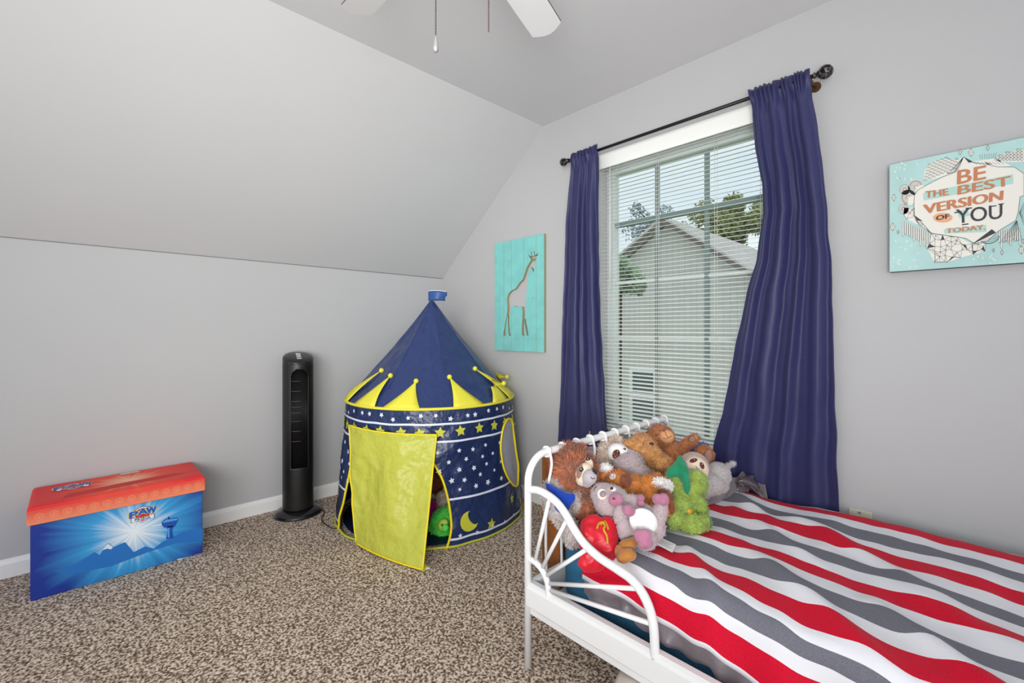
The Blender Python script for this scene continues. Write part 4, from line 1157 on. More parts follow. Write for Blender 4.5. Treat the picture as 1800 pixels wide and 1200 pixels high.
# orange fox-like plush lying across
s = Plush('plush_dog', 'orange-brown furry plush lying face down with a dark tail tuft and white tag', floorpt(1110, 870, 1.64, ZT))
s.part('body', P_['orange'], [blob(1062, 838, 1.68, 17, 16, 20), blob(1085, 848, 1.65, 22, 20, -12), blob(1110, 858, 1.63, 26, 22, -15), blob(1150, 860, 1.60, 26, 26), blob(1160, 885, 1.56, 20, 26), blob(1130, 880, 1.60, 22, 20), blob(1105, 885, 1.64, 26, 22)], (6500, 0.013, 0.003, 0.3))
s.part('white_rump', P_['whitefur'], [blob(1168, 855, 1.565, 12, 13, -30, 8), blob(1158, 848, 1.56, 8, 7, 0, 6)], (900, 0.011, 0.003, 0.3))
s.part('dark_edge', P_['rust'], [blob(1175, 882, 1.53, 6, 20, 10, 8), blob(1165, 868, 1.535, 8, 7, 0, 6)], (700, 0.009, 0.003, 0.3))
s.part('white_paw', P_['whitefur'], [blob(1064, 822, 1.67, 13, 7, -10, 8)], (500, 0.008, 0.003, 0.2))
s.part('tail_tuft', P_['rust'], [blob(1100, 845, 1.565, 8, 8, 0, 7)], (700, 0.009, 0.0025, 0.1))
s.dot('cloth_tag', M['tagwhite'], 1077, 837, 6.5, 6, -10, 0.12)

# white-faced shaggy sloth behind
s = Plush('plush_sloth', 'shaggy beige sloth plush with white face and brown eye patches, against the headboard middle', floorpt(1085, 810, 1.80, ZT))
s.part('body', P_['lilac'], [blob(1105, 818, 1.76, 28, 26, -35), blob(1125, 835, 1.72, 22, 18, -40), blob(1112, 850, 1.74, 26, 26), blob(1100, 870, 1.74, 22, 26)], (5000, 0.008, 0.003, 0.2))
s.part('mane', P_['beige'], [blob(1070, 800, 1.82, 15, 26, -4, 16), blob(1080, 782, 1.85, 16, 13, 0, 13), blob(1068, 815, 1.80, 12, 16, 0, 12)], (3200, 0.020, 0.003, 0.15))
s.part('face', P_['whitefur'], [blob(1084, 793, 1.77, 16, 14, 15, 13), blob(1097, 795, 1.76, 9, 8, 0, 8)], (1200, 0.005, 0.0022, 0.1))
s.dot('eye_patch', P_['dkbrown'], 1083, 798, 6.5, 9, -25, 0.25); s.eye(1086, 794, 2.0); s.dot('nose', M['eye'], 1098, 789, 3, 2.4, 0, 0.7); s.line('mouth', [(1098, 796), (1101, 798), (1104, 796)], 0.0009)

# two teddy bears
s = Plush('teddy_bear', 'curly caramel teddy bear sitting in profile, in front of the ginger bear', floorpt(1145, 820, 1.84, ZT))
s.part('body', P_['bear'], [blob(1129, 786, 1.82, 25, 24), blob(1144, 792, 1.78, 14, 13), blob(1149, 828, 1.84, 23, 28, 20), blob(1125, 815, 1.84, 18, 20), blob(1168, 815, 1.76, 18, 14, -15), blob(1158, 803, 1.78, 13, 10, -30), blob(1152, 850, 1.76, 18, 24, 20), blob(1175, 825, 1.76, 12, 12)], (7500, 0.008, 0.003, 0.2))
s.part('ear', P_['bear'], [blob(1106, 781, 1.80, 8.5, 9, 0, 6)], (500, 0.007, 0.003, 0.1))
s.dot('nose', M['eye'], 1145, 780, 4, 3.2, -15, 0.8); s.eye(1130.5, 780, 2.0)
s = Plush('teddy_bear', 'ginger teddy bear with tan muzzle, one arm raised towards the window', floorpt(1185, 800, 1.96, ZT))
s.part('body', P_['bear2'], [blob(1160, 768, 1.98, 23, 21), blob(1180, 803, 1.95, 27, 28), blob(1185, 830, 1.92, 28, 26), blob(1200, 787, 1.95, 16, 10, 28), blob(1213, 776, 1.94, 12, 9, 35), blob(1221, 769, 1.93, 8, 8), blob(1238, 800, 1.90, 15, 17, 0), blob(1222, 812, 1.92, 18, 14, 0), blob(1146, 756, 2.0, 8, 8)], (7500, 0.010, 0.003, 0.25))
s.part('muzzle', P_['tan_pad'], [blob(1172, 767, 1.905, 13, 12, -10, 11)], label='tan muzzle')
s.dot('nose', M['eye'], 1167, 757, 2.6, 1.4, 0, 0.8); s.eye(1154, 764, 2.4)
s.line('mouth', [(1166, 769), (1170, 771), (1175, 769), (1180, 766)]); s.line('mouth', [(1169, 758), (1171, 764), (1174, 768)])
s.part('paw_pad', P_['pad_brown'], [blob(1217, 772, 1.90, 6.5, 5.5, 40, 3)]); s.part('paw_pad', P_['pad_brown'], [blob(1244, 803, 1.855, 7.5, 14, -12, 6)])

# green dinosaur
s = Plush('plush_dinosaur', 'lime green dinosaur plush with a dark green peaked crest, face down on the blanket', floorpt(1205, 890, 1.58, ZT))
s.part('body', P_['green'], [blob(1190, 842, 1.62, 20, 20), blob(1222, 848, 1.60, 20, 24, 15), blob(1205, 860, 1.60, 26, 22), blob(1196, 893, 1.585, 24, 26, 0), blob(1228, 885, 1.575, 12, 28, 24), blob(1186, 910, 1.55, 18, 18), blob(1220, 920, 1.525, 27, 15, 4, 16), blob(1238, 917, 1.53, 12, 13)], (6500, 0.008, 0.0028, 0.3))
b = MB()
o0, o1, o2 = blob(1190, 825, 1.58, 1), None, None
crest = union([blob(1195, 806, 1.575, 5, 6, 0, 6), blob(1196, 818, 1.57, 12, 11, 0, 9), blob(1188, 826, 1.565, 20, 11, 32, 9), blob(1203, 834, 1.55, 10, 20, 6, 8), blob(1194, 830, 1.56, 14, 10, -30, 8), blob(1207, 850, 1.535, 7, 17, 4, 7), blob(1208, 862, 1.53, 3.5, 9, 4, 4)], 0.004, 4)[0]
crest.build('crest', P_['dkgreen'], s.root); s.tr.append(BVHTree.FromPolygons([tuple(v) for v in crest.v], crest.f))
s.dot('tummy_patch', P_['yellow'], 1213, 899, 7, 5, -10, 0.5); s.dot('foot_sole', P_['dkgreen'], 1249, 918, 1.6, 10, 0, 0.6)

# gray sloth with pale face at the far side
s = Plush('plush_sloth', 'small light gray sloth plush with pale face behind the green dinosaur', floorpt(1240, 840, 1.80, ZT))
s.part('body', P_['gray'], [blob(1262, 834, 1.83, 21, 22), blob(1250, 850, 1.80, 22, 20), blob(1278, 820, 1.86, 9, 6, 15), blob(1288, 815, 1.87, 7, 5, 0), blob(1240, 858, 1.78, 12, 18), blob(1262, 855, 1.84, 20, 12)], (3200, 0.004, 0.0022, 0.2))
s.part('hood', P_['taupe'], [blob(1219, 821, 1.73, 27, 27, 0, 20)])
s.part('face', P_['cream'], [blob(1223, 825, 1.70, 22, 23, 0, 20)])
s.part('beard', P_['whitefur'], [blob(1231, 836, 1.665, 9, 10, 0, 6)], (300, 0.005, 0.002, 0.3))
s.dot('eye_patch', P_['dkbrown'], 1219, 809, 7, 4.3, 8, 0.25); s.eye(1221, 808, 1.8); s.dot('eye_patch', P_['dkbrown'], 1234, 818, 4.2, 6, 15, 0.25); s.eye(1234.5, 816, 1.6)
s.line('mouth', [(1223, 819), (1226, 823), (1229, 824)], 0.0009)

# blue plush behind the bear's foot
s = Plush('plush_cushion', 'bright blue plush, only its top showing between the ginger bear and the curtain', floorpt(1222, 790, 2.02, ZT))
s.part('body', P_['blue'], [blob(1216, 788, 2.02, 14, 9, 15), blob(1236, 784, 2.04, 11, 7, 0), blob(1228, 810, 2.02, 22, 22), blob(1230, 835, 2.0, 22, 26)], (2600, 0.006, 0.003, 0.2))

# ---- bedside table behind the headboard
nt_ = thing('bookcase', (1.93, -0.55, 0), 'narrow low oak bookcase standing just behind the white headboard', 'bookcase')
b = MB(); b.box((1.885, -0.845, 0.585), (1.985, -0.19, 0.605)); b.build('top_board', M['oak'], nt_, bevel=0.003)
for y in (-0.865, -0.19):
    b = MB(); b.box((1.895, y, 0), (1.985, y + 0.02, 0.655 if y < -0.5 else 0.61)); b.build('side_panel', M['oak_dark'], nt_, bevel=0.004)
for z in (0.42, 0.22, 0.04):
    b = MB(); b.box((1.90, -0.845, z), (1.98, -0.19, z + 0.018)); b.build('shelf', M['oak'], nt_)
b = MB(); b.box((1.893, -0.845, 0.04), (1.899, -0.19, 0.585)); b.build('back_board', M['oak'], nt_)
b = MB(); b.prism([(1.895, -0.66, 0.605), (1.965, -0.64, 0.605), (1.945, -0.52, 0.605), (1.89, -0.54, 0.605)], (0, 0, 0.012))
tag(b.build('picture_book', mat('book_cover_mixed', (206, 186, 190), 0.4, nscale=30, rgb2=(150, 110, 120))), 'thin pale picture book lying on the oak bookcase behind the spindles', 'book')
b = MB(); b.tube([(1.945 + 0.025*math.cos(a*math.pi/8), -0.70 + 0.035*math.sin(a*math.pi/8), 0.611) for a in range(16)], 0.006, 8, closed=True)
tag(b.build('green_ring_toy', mat('teal_green_plastic', (40, 130, 104), 0.35)), 'small dark green ring on the oak bookcase beside the picture book', 'toy')
s = Plush('plush_penguin', 'heather gray plush with dark face peeking over the headboard rail behind it', floorpt(1090, 765, 2.13, 0.602))
s.part('body', P_['penguin'], [blob(1090, 762, 2.13, 16, 16), blob(1100, 782, 2.12, 18, 22), blob(1098, 798, 2.11, 15, 8)], (2200, 0.003, 0.002, 0.1))
s.part('face_patch', P_['charcoal'], [blob(1079, 760, 2.085, 9, 9, 0, 8)]); s.dot('eye_ring', M['tagwhite'], 1081, 756, 3.2, 2.6, 0, 0.3); s.eye(1081.5, 755.5, 1.6)

# red satin cushion with gold cord, brown plush shoes, blue cone: added in place of the cartoon figure, which is left out
s = Plush('stand_in_cushion', 'shiny red satin heart-shaped cushion with a gold cord behind the side guard', floorpt(1055, 965, 1.40, ZT), cat='cushion')
M['redsatin'] = mat('shiny_red_satin', (200, 10, 38), 0.42, spec=0.4, sheen=0.1, bump=0.8, bscale=22, bdist=0.01)
s.part('cushion_body', M['redsatin'], [blob(1042, 928, 1.44, 24, 24, 15, 16), blob(1070, 932, 1.44, 17, 26, 5, 16), blob(1055, 950, 1.42, 32, 32, 0, 18), blob(1062, 968, 1.40, 29, 24, 0, 16), blob(1040, 985, 1.37, 26, 22, 0, 14), blob(1040, 955, 1.41, 24, 34, 0, 16)], sm=16, disp=0.005)
P0 = [s.hit(x, y)[0] - FW * 0.003 for x, y in ((1049, 928), (1052, 920), (1058, 917), (1063, 922), (1061, 930), (1066, 940), (1068, 955))]
b = MB(); b.tube(smooth_path(P0, 5), 0.0036, 6); b.tube(smooth_path([s.hit(x, y)[0] - FW*0.003 for x, y in ((1056, 921), (1062, 915), (1066, 920), (1069, 930))], 5), 0.0032, 6)
b.build('gold_cord', mat('gold_braid', (206, 164, 44), 0.4, metal=0.3, bump=0.8, bscale=260, bdist=0.003), s.root)
s = Plush('stand_in_slipper', 'camel brown soft plush slipper pair lying beside the red cushion', floorpt(1100, 970, 1.36, ZT), cat='slipper')
s.part('slipper', P_['camel'], [blob(1103, 957, 1.37, 17, 11, 20, 11), blob(1115, 952, 1.38, 9, 9)]); s.part('slipper', P_['camel'], [blob(1104, 975, 1.335, 15, 12, 5, 12), blob(1095, 981, 1.33, 11, 9), blob(1088, 970, 1.36, 8, 14)])
s.line('seam', [(1108, 963), (1112, 968), (1117, 971)], 0.0015, P_['rust'])
s = Plush('stand_in_cone', 'deep blue velour cone leaning by the headboard corner above the red cushion', floorpt(985, 880, 1.52, ZT), cat='plush toy')
s.part('cone_body', furm('royal_blue_velour', (20, 60, 160), 0.1), [blob(960, 850, 1.53, 3, 3), blob(966, 856, 1.53, 6, 7, -45), blob(975, 864, 1.52, 9, 13, 40), blob(985, 872, 1.51, 12, 15, 40), blob(995, 878, 1.50, 13, 14, 20), blob(1005, 876, 1.49, 7, 11, -15), blob(988, 886, 1.50, 15, 16)], voxel=0.004, sm=12)
b = MB(); b.tube([on_z(1167, 925, ZT + 0.012), on_z(1181, 922, ZT + 0.012)], 0.009, 12)
tag(b.build('dark_handle', M['satin_dark']), 'short dark gray cylinder poking out between gray plush and green dinosaur', 'toy')

# ------------------------------------------------------------------ toys inside the tent
s = Plush('plush_monster', 'neon green furry plush with lime face inside the tent doorway', floorpt(775, 920, 2.50, 0.01))
s.part('body', P_['neon'], [blob(776, 918, 2.50, 16, 20, 10), blob(785, 905, 2.50, 14, 12), blob(768, 926, 2.50, 12, 8), blob(784, 928, 2.52, 14, 12)], (2600, 0.020, 0.004, 0.5))
s.part('face', P_['neony'], [blob(779, 922, 2.44, 9, 11, -30, 7)]); s.part('nose_pad', P_['neon'], [blob(783, 927, 2.41, 6, 6)])
s.eye(777, 922, 2.2); s.eye(779, 933, 2.2)
s = Plush('plush_ball', 'magenta velour plush beside the neon green one in the tent', floorpt(752, 910, 2.62, 0.01))
s.part('body', P_['magenta'], [blob(750, 905, 2.62, 25, 23), blob(757, 890, 2.62, 12, 12), blob(745, 915, 2.62, 20, 14)])
s = Plush('plush_bear', 'beige plush behind the neon green one in the tent doorway', floorpt(782, 890, 2.66, 0.01))
s.part('body', P_['beige'], [blob(782, 892, 2.68, 18, 22), blob(778, 875, 2.70, 12, 12), blob(790, 870, 2.75, 14, 20)], (1800, 0.006, 0.003, 0.2))
s = Plush('plush_bear', 'tan plush with rounded head above the magenta one in the tent', floorpt(757, 885, 2.76, 0.01))
s.part('body', P_['cream'], [blob(758, 875, 2.76, 10, 9), blob(755, 895, 2.78, 16, 22)])
s = Plush('plush_bear', 'large dark brown plush deep inside the tent behind the others', floorpt(765, 860, 2.92, 0.01))
s.part('body', P_['rust'], [blob(768, 850, 2.92, 20, 24), blob(765, 880, 2.92, 30, 34)], (1500, 0.008, 0.004, 0.2))

# ------------------------------------------------------------------ bed
bed = thing('bed_frame', (3.04, -0.585, 0), 'white metal bed frame with curved tube headboard and side guard', 'bed')
YN, YF, XH, XF = -1.08, -0.10, 2.03, 4.06
R1 = 0.0125
def hoop(x, ztop, zc):
    pts = [(x, YN, 0)]
    k = 10; rc = 0.085
    pts += [(x, YN, ztop - rc - 0.02)]
    for i in range(k + 1):
        a = math.pi - (math.pi/2) * i / k
        pts.append((x, YN + rc + rc*math.cos(a), ztop - rc + rc*math.sin(a)))
    for i in range(k + 1):
        a = math.pi/2 - (math.pi/2) * i / k
        pts.append((x, YF - rc + rc*math.cos(a), ztop - rc + rc*math.sin(a)))
    pts += [(x, YF, 0)]
    m_ = MB(); m_.tube(pts, R1, 14); return m_
h = hoop(XH, 0.703, 0).build('headboard_hoop', M['white_metal'], bed)
for k in range(11):
    y = -0.987 + k * 0.0835
    b = MB()
    b.tube([(XH + 0.0165*math.cos(a*math.pi/8), y + 0.002*math.sin(a), 0.703 + 0.0165*math.sin(a*math.pi/8)) for a in range(16)], 0.0048, 7, closed=True)
    b.tube(smooth_path([(XH + 0.016, y, 0.70), (XH + 0.018, y + 0.006, 0.66), (XH + 0.012, y - 0.002, 0.60), (XH + 0.006, y - 0.008, 0.52), (XH, y - 0.004, 0.40), (XH, y, 0.25)], 6), 0.0052, 8)
    b.build('spindle', M['white_metal'], bed)
b = MB(); b.box((XH - 0.012, YN, 0.212), (XH + 0.012, YF, 0.284)); b.build('head_rail', M['white_metal'], bed, bevel=0.006)
def side(y, sgn):
    m_ = MB()
    m_.prism([(XH - 0.004, y - sgn*0.0, 0.212), (XH - 0.004, y, 0.270), (XH - 0.004, y + sgn*0.004, 0.280), (XH - 0.004, y + sgn*0.012, 0.286), (XH - 0.004, y + sgn*0.032, 0.286), (XH - 0.004, y + sgn*0.034, 0.280), (XH - 0.004, y + sgn*0.034, 0.20), (XH - 0.004, y + sgn*0.045, 0.18), (XH - 0.004, y + sgn*0.012, 0.18), (XH - 0.004, y + sgn*0.01, 0.205), (XH - 0.004, y + sgn*0.004, 0.206)], (XF - XH + 0.008, 0, 0))
    return m_
side(YN - 0.012, 1).build('side_rail', M['white_metal'], bed, bevel=0.002); side(YF + 0.012, -1).build('side_rail', M['white_metal'], bed, bevel=0.002)
b = MB(); b.box((XH + 0.01, YN + 0.02, 0.186), (XF - 0.01, YF - 0.02, 0.200)); b.build('mattress_board', M['slat'], bed)
hoop(XF, 0.60, 0).build('footboard_hoop', M['white_metal'], bed)
b = MB(); b.box((XF - 0.012, YN, 0.212), (XF + 0.012, YF, 0.284)); b.build('foot_rail', M['white_metal'], bed, bevel=0.006)
# side guard
G2 = lambda pts: [(x, YN, z) for x, z in pts]
b = MB(); b.tube(smooth_path(G2([(2.032, 0.594), (2.075, 0.602), (2.115, 0.598), (2.155, 0.585), (2.19, 0.560), (2.225, 0.522), (2.262, 0.492), (2.315, 0.470), (2.38, 0.458), (2.425, 0.447), (2.458, 0.422), (2.48, 0.385), (2.490, 0.34), (2.493, 0.27)]), 6), 0.0125, 12)
ga = b.build('side_guard_arc', M['white_metal'], bed)
b = MB(); b.tube(smooth_path(G2([(2.032, 0.362), (2.065, 0.362), (2.098, 0.345), (2.118, 0.315), (2.122, 0.27)]), 6), 0.0105, 10); b.build('inner_arc', M['white_metal'], bed)
for a_, c_ in (((2.062, 0.362), (2.126, 0.590)), ((2.092, 0.350), (2.200, 0.548)), ((2.110, 0.334), (2.278, 0.482)), ((2.121, 0.315), (2.448, 0.432)), ((2.122, 0.296), (2.489, 0.355))):
    b = MB(); b.tube(G2([a_, c_]), 0.0068, 8); b.build('guard_spoke', M['white_metal'], bed)

mt = MB()
def rounded_slab(mb, x0, x1, y0, y1, z0, z1, rc, re):
    prof = [(re, z0), (re*0.3, z0 + re*0.3), (0, z0 + re), (0, z1 - re), (re*0.3, z1 - re*0.3), (re, z1)]
    seg = 8; rings = []
    for ins, z in prof:
        ring_ = []
        for cx, cy, a0 in ((x1-rc, y1-rc, 0), (x0+rc, y1-rc, 90), (x0+rc, y0+rc, 180), (x1-rc, y0+rc, 270)):
            for k in range(seg + 1):
                a = math.radians(a0 + 90*k/seg); ring_.append((cx + (rc-ins)*math.cos(a), cy + (rc-ins)*math.sin(a), z))
        rings.append(ring_)
    n0 = len(mb.v); k = len(rings[0])
    for r_ in rings: mb.v += [Vector(p) for p in r_]
    for i in range(len(rings)-1):
        for j in range(k):
            mb.face((n0+i*k+j, n0+i*k+(j+1) % k, n0+(i+1)*k+(j+1) % k, n0+(i+1)*k+j), 0, True)
    mb.face([n0+j for j in range(k)][::-1]); mb.face([n0+(len(rings)-1)*k+j for j in range(k)])
rounded_slab(mt, 2.06, 4.02, -0.985, -0.135, 0.2, 0.41, 0.10, 0.04)
mo = mt.build('mattress', M['sheet']); tag(mo, 'thin mattress in a dark teal blue fitted sheet on the white bed frame', 'mattress')

# ------------------------------------------------------------------ blanket
bk = thing('blanket', (3.0, -0.55, 0.42), 'red, white and gray striped blanket with gray satin binding spread over the bed', 'blanket')
SB = [ # stripe boundaries (distance from the far edge side), at x = 2.45, 2.77, 3.14
 (0.060, 0.070, 0.100), (0.085, 0.106, 0.121), (0.150, 0.189, 0.197), (0.214, 0.249, 0.267), (0.290, 0.337, 0.332), (0.345, 0.374, 0.405), (0.430, 0.457, 0.472),
 (0.492, 0.515, 0.545), (0.570, 0.580, 0.605), (0.620, 0.635, 0.658), (0.690, 0.696, 0.721), (0.722, 0.756, 0.788), (0.795, 0.830, 0.843), (0.840, 0.879, 0.90), (0.900, 0.955, 0.97),
 (0.935, 0.985, 1.010), (0.992, 1.022, 1.055), (1.022, 1.062, 1.10), (1.085, 1.145, 1.19), (1.100, 1.158, 1.205)]
colr = [0,1,0,2,0,1,0,2,0,1,0,2,0,1,0,2,0,1,0]  # 0 white 1 red 2 gray
def hump(x, y):
    h = 0.012 * nz3(x*3.2, y*2.2, 0.5) + 0.009 * nz3(x*7, y*5, 2.5) + 0.005 * nz3(x*16 + y*6, y*9, 5.5)
    for (ax, ay, bx, by, hh, wd) in ((2.60,-0.28,3.05,-0.62,0.022,0.030),(2.75,-0.50,3.3,-0.82,0.015,0.04),(2.55,-0.65,2.95,-0.98,0.022,0.030),(2.42,-0.35,2.75,-0.62,0.018,0.026),(3.05,-0.35,3.8,-0.6,0.008,0.05),(2.9,-0.75,3.2,-1.0,0.024,0.028),(2.45,-0.80,2.62,-1.0,0.018,0.022),(2.32,-0.15,2.6,-0.42,0.018,0.026)):
        dx, dy = bx-ax, by-ay; L2 = dx*dx+dy*dy; t_ = max(0, min(1, ((x-ax)*dx+(y-ay)*dy)/L2))
        d2 = (x-ax-t_*dx)**2 + (y-ay-t_*dy)**2
        h += hh * math.exp(-d2/(wd*wd)) * math.sin(math.pi * (0.15 + 0.7*t_))
    return h
YE = 0.985
def bl_pt(x, s, lift=0.0):
    s += (0.012 * nz3(x*5.5, s*2.5, 7) + 0.008 * nz3(x*13, s*3.5, 17)) * (1 if 0.1 < s < 1.0 else 0.3)
    if s <= YE:
        y = -s; z = ZT - 0.008 + hump(x, y)
        if s > YE - 0.05: z -= 0.010 * ((s - YE + 0.05)/0.05)**2
        if s < 0.13: z -= 0.020 * ((0.13 - s)/0.07)
        if x < 2.42: z -= 0.0
    else:
        d = s - YE
        y = -YE - 0.018 * math.sin(min(1, d/0.04) * math.pi/2) - 0.10*max(0, d-0.05) + 0.008 * nz3(x*9, 4.0, 1)*min(1, d/0.05) + 0.006*math.sin(x*38)*min(1, d/0.12)
        z = ZT - 0.018 + hump(x, -YE) - d * 0.93
    return Vector((x, y, max(z, 0.2) + lift))
def headx(s):   # where the blanket ends towards the headboard
    return interp([(0.06, 2.40), (0.25, 2.36), (0.5, 2.30), (0.8, 2.25), (0.98, 2.21), (1.1, 2.20), (1.2, 2.215)], s) + 0.010 * nz3(s*7, 2, 2)
b = MB(); NX = 170
xs_ = None
def sbv(row, x): return interp([(2.45, row[0]), (2.77, row[1]), (3.14, row[2])], x) - 0.05 * max(0, (2.45 - x)) 
rows = []
for k in range(len(SB) - 1):
    sub_ = 3 if k < len(SB) - 2 else 1
    for q in range(sub_): rows.append((k, q / sub_))
rows.append((len(SB) - 1, 0))
grid_ = []
for (k, f_) in rows:
    line = []
    for i in range(NX + 1):
        u = (i / NX) ** 1.25
        s0 = SB[k][0] if f_ == 0 else SB[k][0]*(1-f_) + SB[k+1][0]*f_
        hx_ = headx(s0); x = hx_ + (4.04 - hx_) * u
        sv = sbv(SB[k], x) if f_ == 0 else sbv(SB[k], x)*(1-f_) + sbv(SB[k+1], x)*f_
        line.append(bl_pt(x, sv))
    grid_.append(line)
for line in grid_: b.v += line
for r_ in range(len(rows) - 1):
    for i in range(NX):
        a = r_*(NX+1) + i
        b.face((a, a+1, a+NX+2, a+NX+1), colr[rows[r_][0]], True)
b.build('striped_cloth', [M['white'], M['red'], M['gray']], bk, solid=0.004)
# satin binding: near hem, folded strips
b = MB()
hem = grid_[-1]
def hemf(u, v):
    i = u * NX; i0 = min(NX - 1, int(i)); p = hem[i0].lerp(hem[i0+1], i - i0)
    return p + Vector((0, 0.012 - 0.010*v + 0.010*v*math.sin(p.x*55 + 5*nz3(p.x*9, 0, 0)) + 0.007*v*nz3(p.x*40, v*4, 3), -0.056*v + 0.004 + 0.006*v*nz3(p.x*14, 5, 1)))
b.grid(hemf, 240, 6); b.build('satin_binding', M['satin'], bk, solid=0.002)
b = MB()
def headf(u, v):
    s_ = 0.10 + 0.72*u; x = headx(s_); p = bl_pt(x, s_)
    return p + Vector((-0.055*v, 0.0, 0.002 + 0.012*math.sin(math.pi*v) + 0.006*v*math.sin(u*60)))
b.grid(headf, 140, 6); b.build('satin_binding', M['satin'], bk, solid=0.002)
# crumpled binding at the far corner
b = MB()
c0 = on_y(1240, 868, -0.30); 
A0 = at(1235, 875, 1.78); A1 = at(1270, 852, 1.86); A2 = at(1310, 842, 1.96); A3 = at(1345, 858, 1.93)
cen = smooth_path([A0, A1, A2, A3], 10)
def strip(u, v):
    i = u*(len(cen)-1); i0 = min(len(cen)-2, int(i)); p = cen[i0].lerp(cen[i0+1], i-i0)
    return p + UP*(-0.04 + 0.055*v + 0.008*math.sin(u*19)) + FW*(0.03*v*math.sin(u*9+1) - 0.02 + 0.04*v)
b.grid(strip, 60, 8)
b.build('satin_binding', M['satin'], bk, solid=0.002)
b = MB()
K0 = at(1312, 855, 1.90)
for dx, dz, ang, ln, wd in ((0,0.012,0.3,0.09,0.045),(0.012,0.0,-0.7,0.085,0.04),(-0.03,0.005,1.2,0.06,0.035),(0.03,-0.005,-0.2,0.055,0.04)):
    d = RT*math.cos(ang) + UP*math.sin(ang)*0.6; q = K0 + RT*dx + UP*dz
    b.grid(lambda u, v: q + d*(u-0.5)*ln + (UP*0.8 + FW*0.5)*(v-0.5)*wd + FW*0.016*math.sin(u*5+v*4) + UP*0.010*math.sin(u*math.pi), 10, 5)
b.build('crumpled_binding', M['satin_dark'], bk, solid=0.002)
# care label on the near hem
b = MB()
lp = [bl_pt(x, 1.172) for x in (2.425, 2.468)]
b.poly([lp[0]+Vector((0,-0.014,-0.002)), lp[1]+Vector((0,-0.014,-0.002)), lp[1]+Vector((0,-0.016,-0.035)), lp[0]+Vector((0,-0.016,-0.035))])
cl = b.build('care_label', M['tagwhite'], bk, solid=0.001)

# ------------------------------------------------------------------ ottoman under the bed
ot = thing('ottoman', (2.52, -0.98, 0), 'beige upholstered round pouf on the carpet under the bed rail', 'ottoman')
oc = (2.535, -1.02)
b = MB(); b.lathe((oc[0], oc[1], 0), [(0.0, 0.125), (0.160, 0.125), (0.172, 0.135), (0.172, 0.152), (0.160, 0.168), (0.12, 0.176), (0.0, 0.177)], 40); b.build('cushion_top', M['ottoman'], ot)
b = MB(); b.lathe((oc[0], oc[1], 0), [(0.154, 0.0), (0.162, 0.01), (0.165, 0.122), (0.155, 0.126)], 40); b.build('body', M['ottoman'], ot)

# ------------------------------------------------------------------ outside the window
b = MB(); b.box((-30, 0.6, -3.1), (25, 60, -3.0)); struct('lawn', b, mat('lawn_green', (120, 140, 90), 0.9, nscale=3, namp=0.2))
M['shake'] = mat('house_shake', (196, 192, 186), 0.8)
_n = M['shake'].node_tree; _b = _n.nodes['Principled BSDF']; br = _n.nodes.new('ShaderNodeTexBrick')
br.inputs['Color1'].default_value = lin((208, 205, 199)); br.inputs['Color2'].default_value = lin((202, 199, 194)); br.inputs['Mortar'].default_value = lin((182, 178, 174))
br.inputs['Scale'].default_value = 1.0; br.inputs['Brick Width'].default_value = 0.16; br.inputs['Row Height'].default_value = 0.2; br.inputs['Mortar Size'].default_value = 0.008; br.offset = 0.0
_t = _n.nodes.new('ShaderNodeTexCoord'); _m = _n.nodes.new('ShaderNodeMapping'); _m.inputs['Rotation'].default_value = (math.radians(90), 0, 0)
_n.links.new(_t.outputs['Object'], _m.inputs['Vector']); _n.links.new(_m.outputs['Vector'], br.inputs['Vector']); _n.links.new(br.outputs['Color'], _b.inputs['Base Color'])
hs = thing('neighbour_house', (-2.7, 11, -3), 'gray shingled gabled house seen through the blind slats', 'house')
HX, HZ = -2.68, 3.95
b = MB(); b.prism([(-9, 9, -3), (5, 9, -3), (5, 9, -1.2), (HX, 9, HZ - 0.06), (-9, 9, -0.2)], (0, 6, 0)); b.build('house_wall', M['shake'], hs)
sh_ = mat('roof_shingles', (200, 194, 190), 0.9, nscale=6, namp=0.15)
b = MB(); b.prism([(HX, 8.7, HZ), (5.4, 8.7, HZ - 0.735*(5.4-HX)), (5.4, 8.7, HZ - 0.735*(5.4-HX)+0.12), (HX, 8.7, HZ + 0.12)], (0, 6.6, 0)); b.prism([(HX, 8.7, HZ), (-9.4, 8.7, HZ - 0.64*(9.4+HX)), (-9.4, 8.7, HZ - 0.64*(9.4+HX) + 0.12), (HX, 8.7, HZ + 0.12)], (0, 6.6, 0)); b.build('roof', sh_, hs)
fm = mat('fascia_brown', (118, 110, 104), 0.8)
b = MB(); b.prism([(HX, 8.66, HZ - 0.07), (5.4, 8.66, HZ - 0.735*(5.4-HX) - 0.07), (5.4, 8.66, HZ - 0.735*(5.4-HX) + 0.05), (HX, 8.66, HZ + 0.05)], (0, 0.05, 0)); b.prism([(HX, 8.66, HZ - 0.07), (-9.4, 8.66, HZ - 0.64*(9.4+HX) - 0.07), (-9.4, 8.66, HZ - 0.64*(9.4+HX) + 0.02), (HX, 8.66, HZ + 0.02)], (0, 0.05, 0)); b.build('fascia', fm, hs)
b = MB(); b.box((-3.78, 8.93, -1.5), (-2.95, 8.99, 0.10)); wf = b.build('house_window', M['trim'], hs)
b = MB(); b.box((-3.66, 8.90, -1.42), (-3.06, 8.94, -0.72)); b.box((-3.66, 8.90, -0.64), (-3.06, 8.94, 0.0)); b.build('dark_pane', mat('dark_house_glass', (92, 106, 106), 0.3), wf)
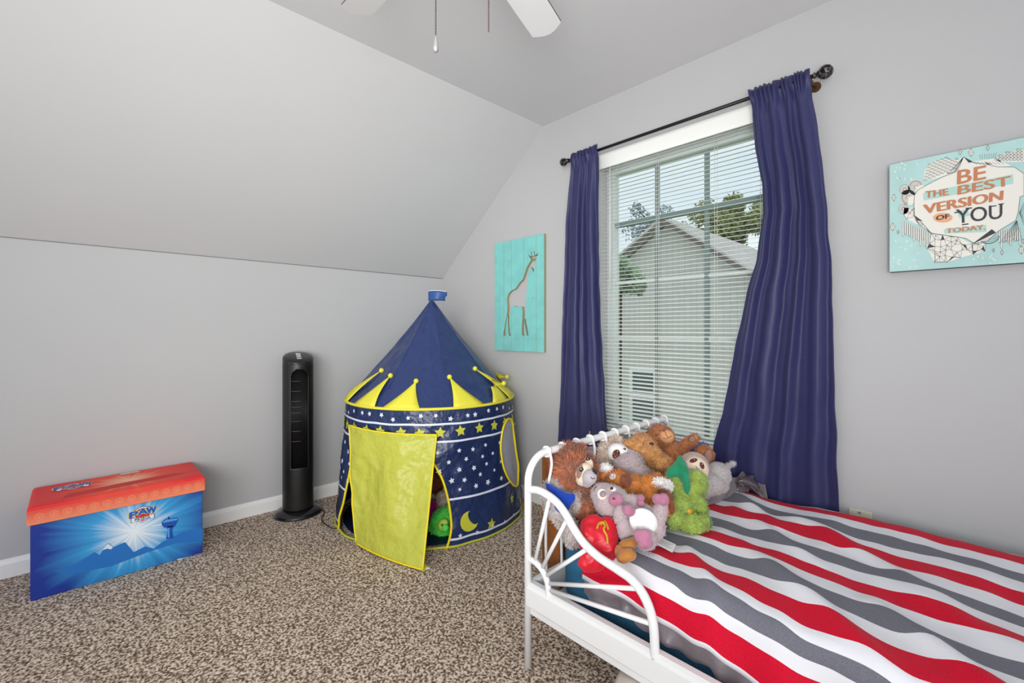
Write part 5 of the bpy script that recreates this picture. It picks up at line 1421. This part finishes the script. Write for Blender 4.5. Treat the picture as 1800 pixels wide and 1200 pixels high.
def tree(label, c, R_, n, col, trunk_h, seed, spread=1.0, leaf=0.09, group=None):
    rnd = random.Random(seed); c = Vector(c)
    t_ = thing('garden_tree', (c.x, c.y, -3), label, 'tree', group)
    mb = MB(); cl_ = [(c + Vector((rnd.uniform(-1,1)*R_*0.7*spread, rnd.uniform(-.6,.6)*R_, rnd.uniform(-.7,.7)*R_)), R_*rnd.uniform(0.25,0.5)) for _ in range(16)]
    for _ in range(n):
        cc, rr = rnd.choice(cl_); d = Vector((rnd.gauss(0,1), rnd.gauss(0,1), rnd.gauss(0,1))).normalized() * rr * rnd.uniform(0.5, 1.1)
        p = cc + d; a = Vector((rnd.uniform(-1,1), rnd.uniform(-1,1), rnd.uniform(-1,1))).normalized() * leaf; e = a.orthogonal().normalized() * leaf * 0.5
        mb.poly([p - a, p + e, p + a, p - e])
    mb.build('foliage', col, t_)
    mb = MB(); mb.tube([(c.x, c.y, -3), (c.x + 0.1, c.y, c.z - R_*0.4), (c.x, c.y, c.z + R_*0.4)], [0.2, 0.13, 0.05], 8)
    for _ in range(10):
        e = rnd.choice(cl_)[0]; mb.tube([(c.x, c.y, c.z - R_*0.5), (Vector((c.x, c.y, c.z - R_*0.2)) + e)/2, e], [0.07, 0.04, 0.015], 5)
    mb.build('trunk', mat('bark_%s' % 'brown', (90, 78, 66), 0.9), t_)
tree('dense olive green tree beyond the house roof at the right of the window', (-5.2, 21.0, 6.0), 1.7, 9000, mat('olive_leaves', (158, 164, 108), 0.8, nscale=2, namp=0.3), 3, 4, 1.5, 0.10)  # leaf colours here and below are paled to suggest haze
tree('sparse blue-green tree against the sky above the left roof slope', (-8.1, 18.6, 6.3), 1.3, 1800, mat('sparse_leaves', (150, 164, 172), 0.8, nscale=2, namp=0.2), 3, 8, 1.3, 0.09)
tree('low bushy green tree at the left edge of the window, beside the house', (-2.0, 5.4, 2.3), 0.55, 5200, mat('bush_leaves', (160, 178, 150), 0.8, nscale=2, namp=0.3), 2, 12, 1.0, 0.06)
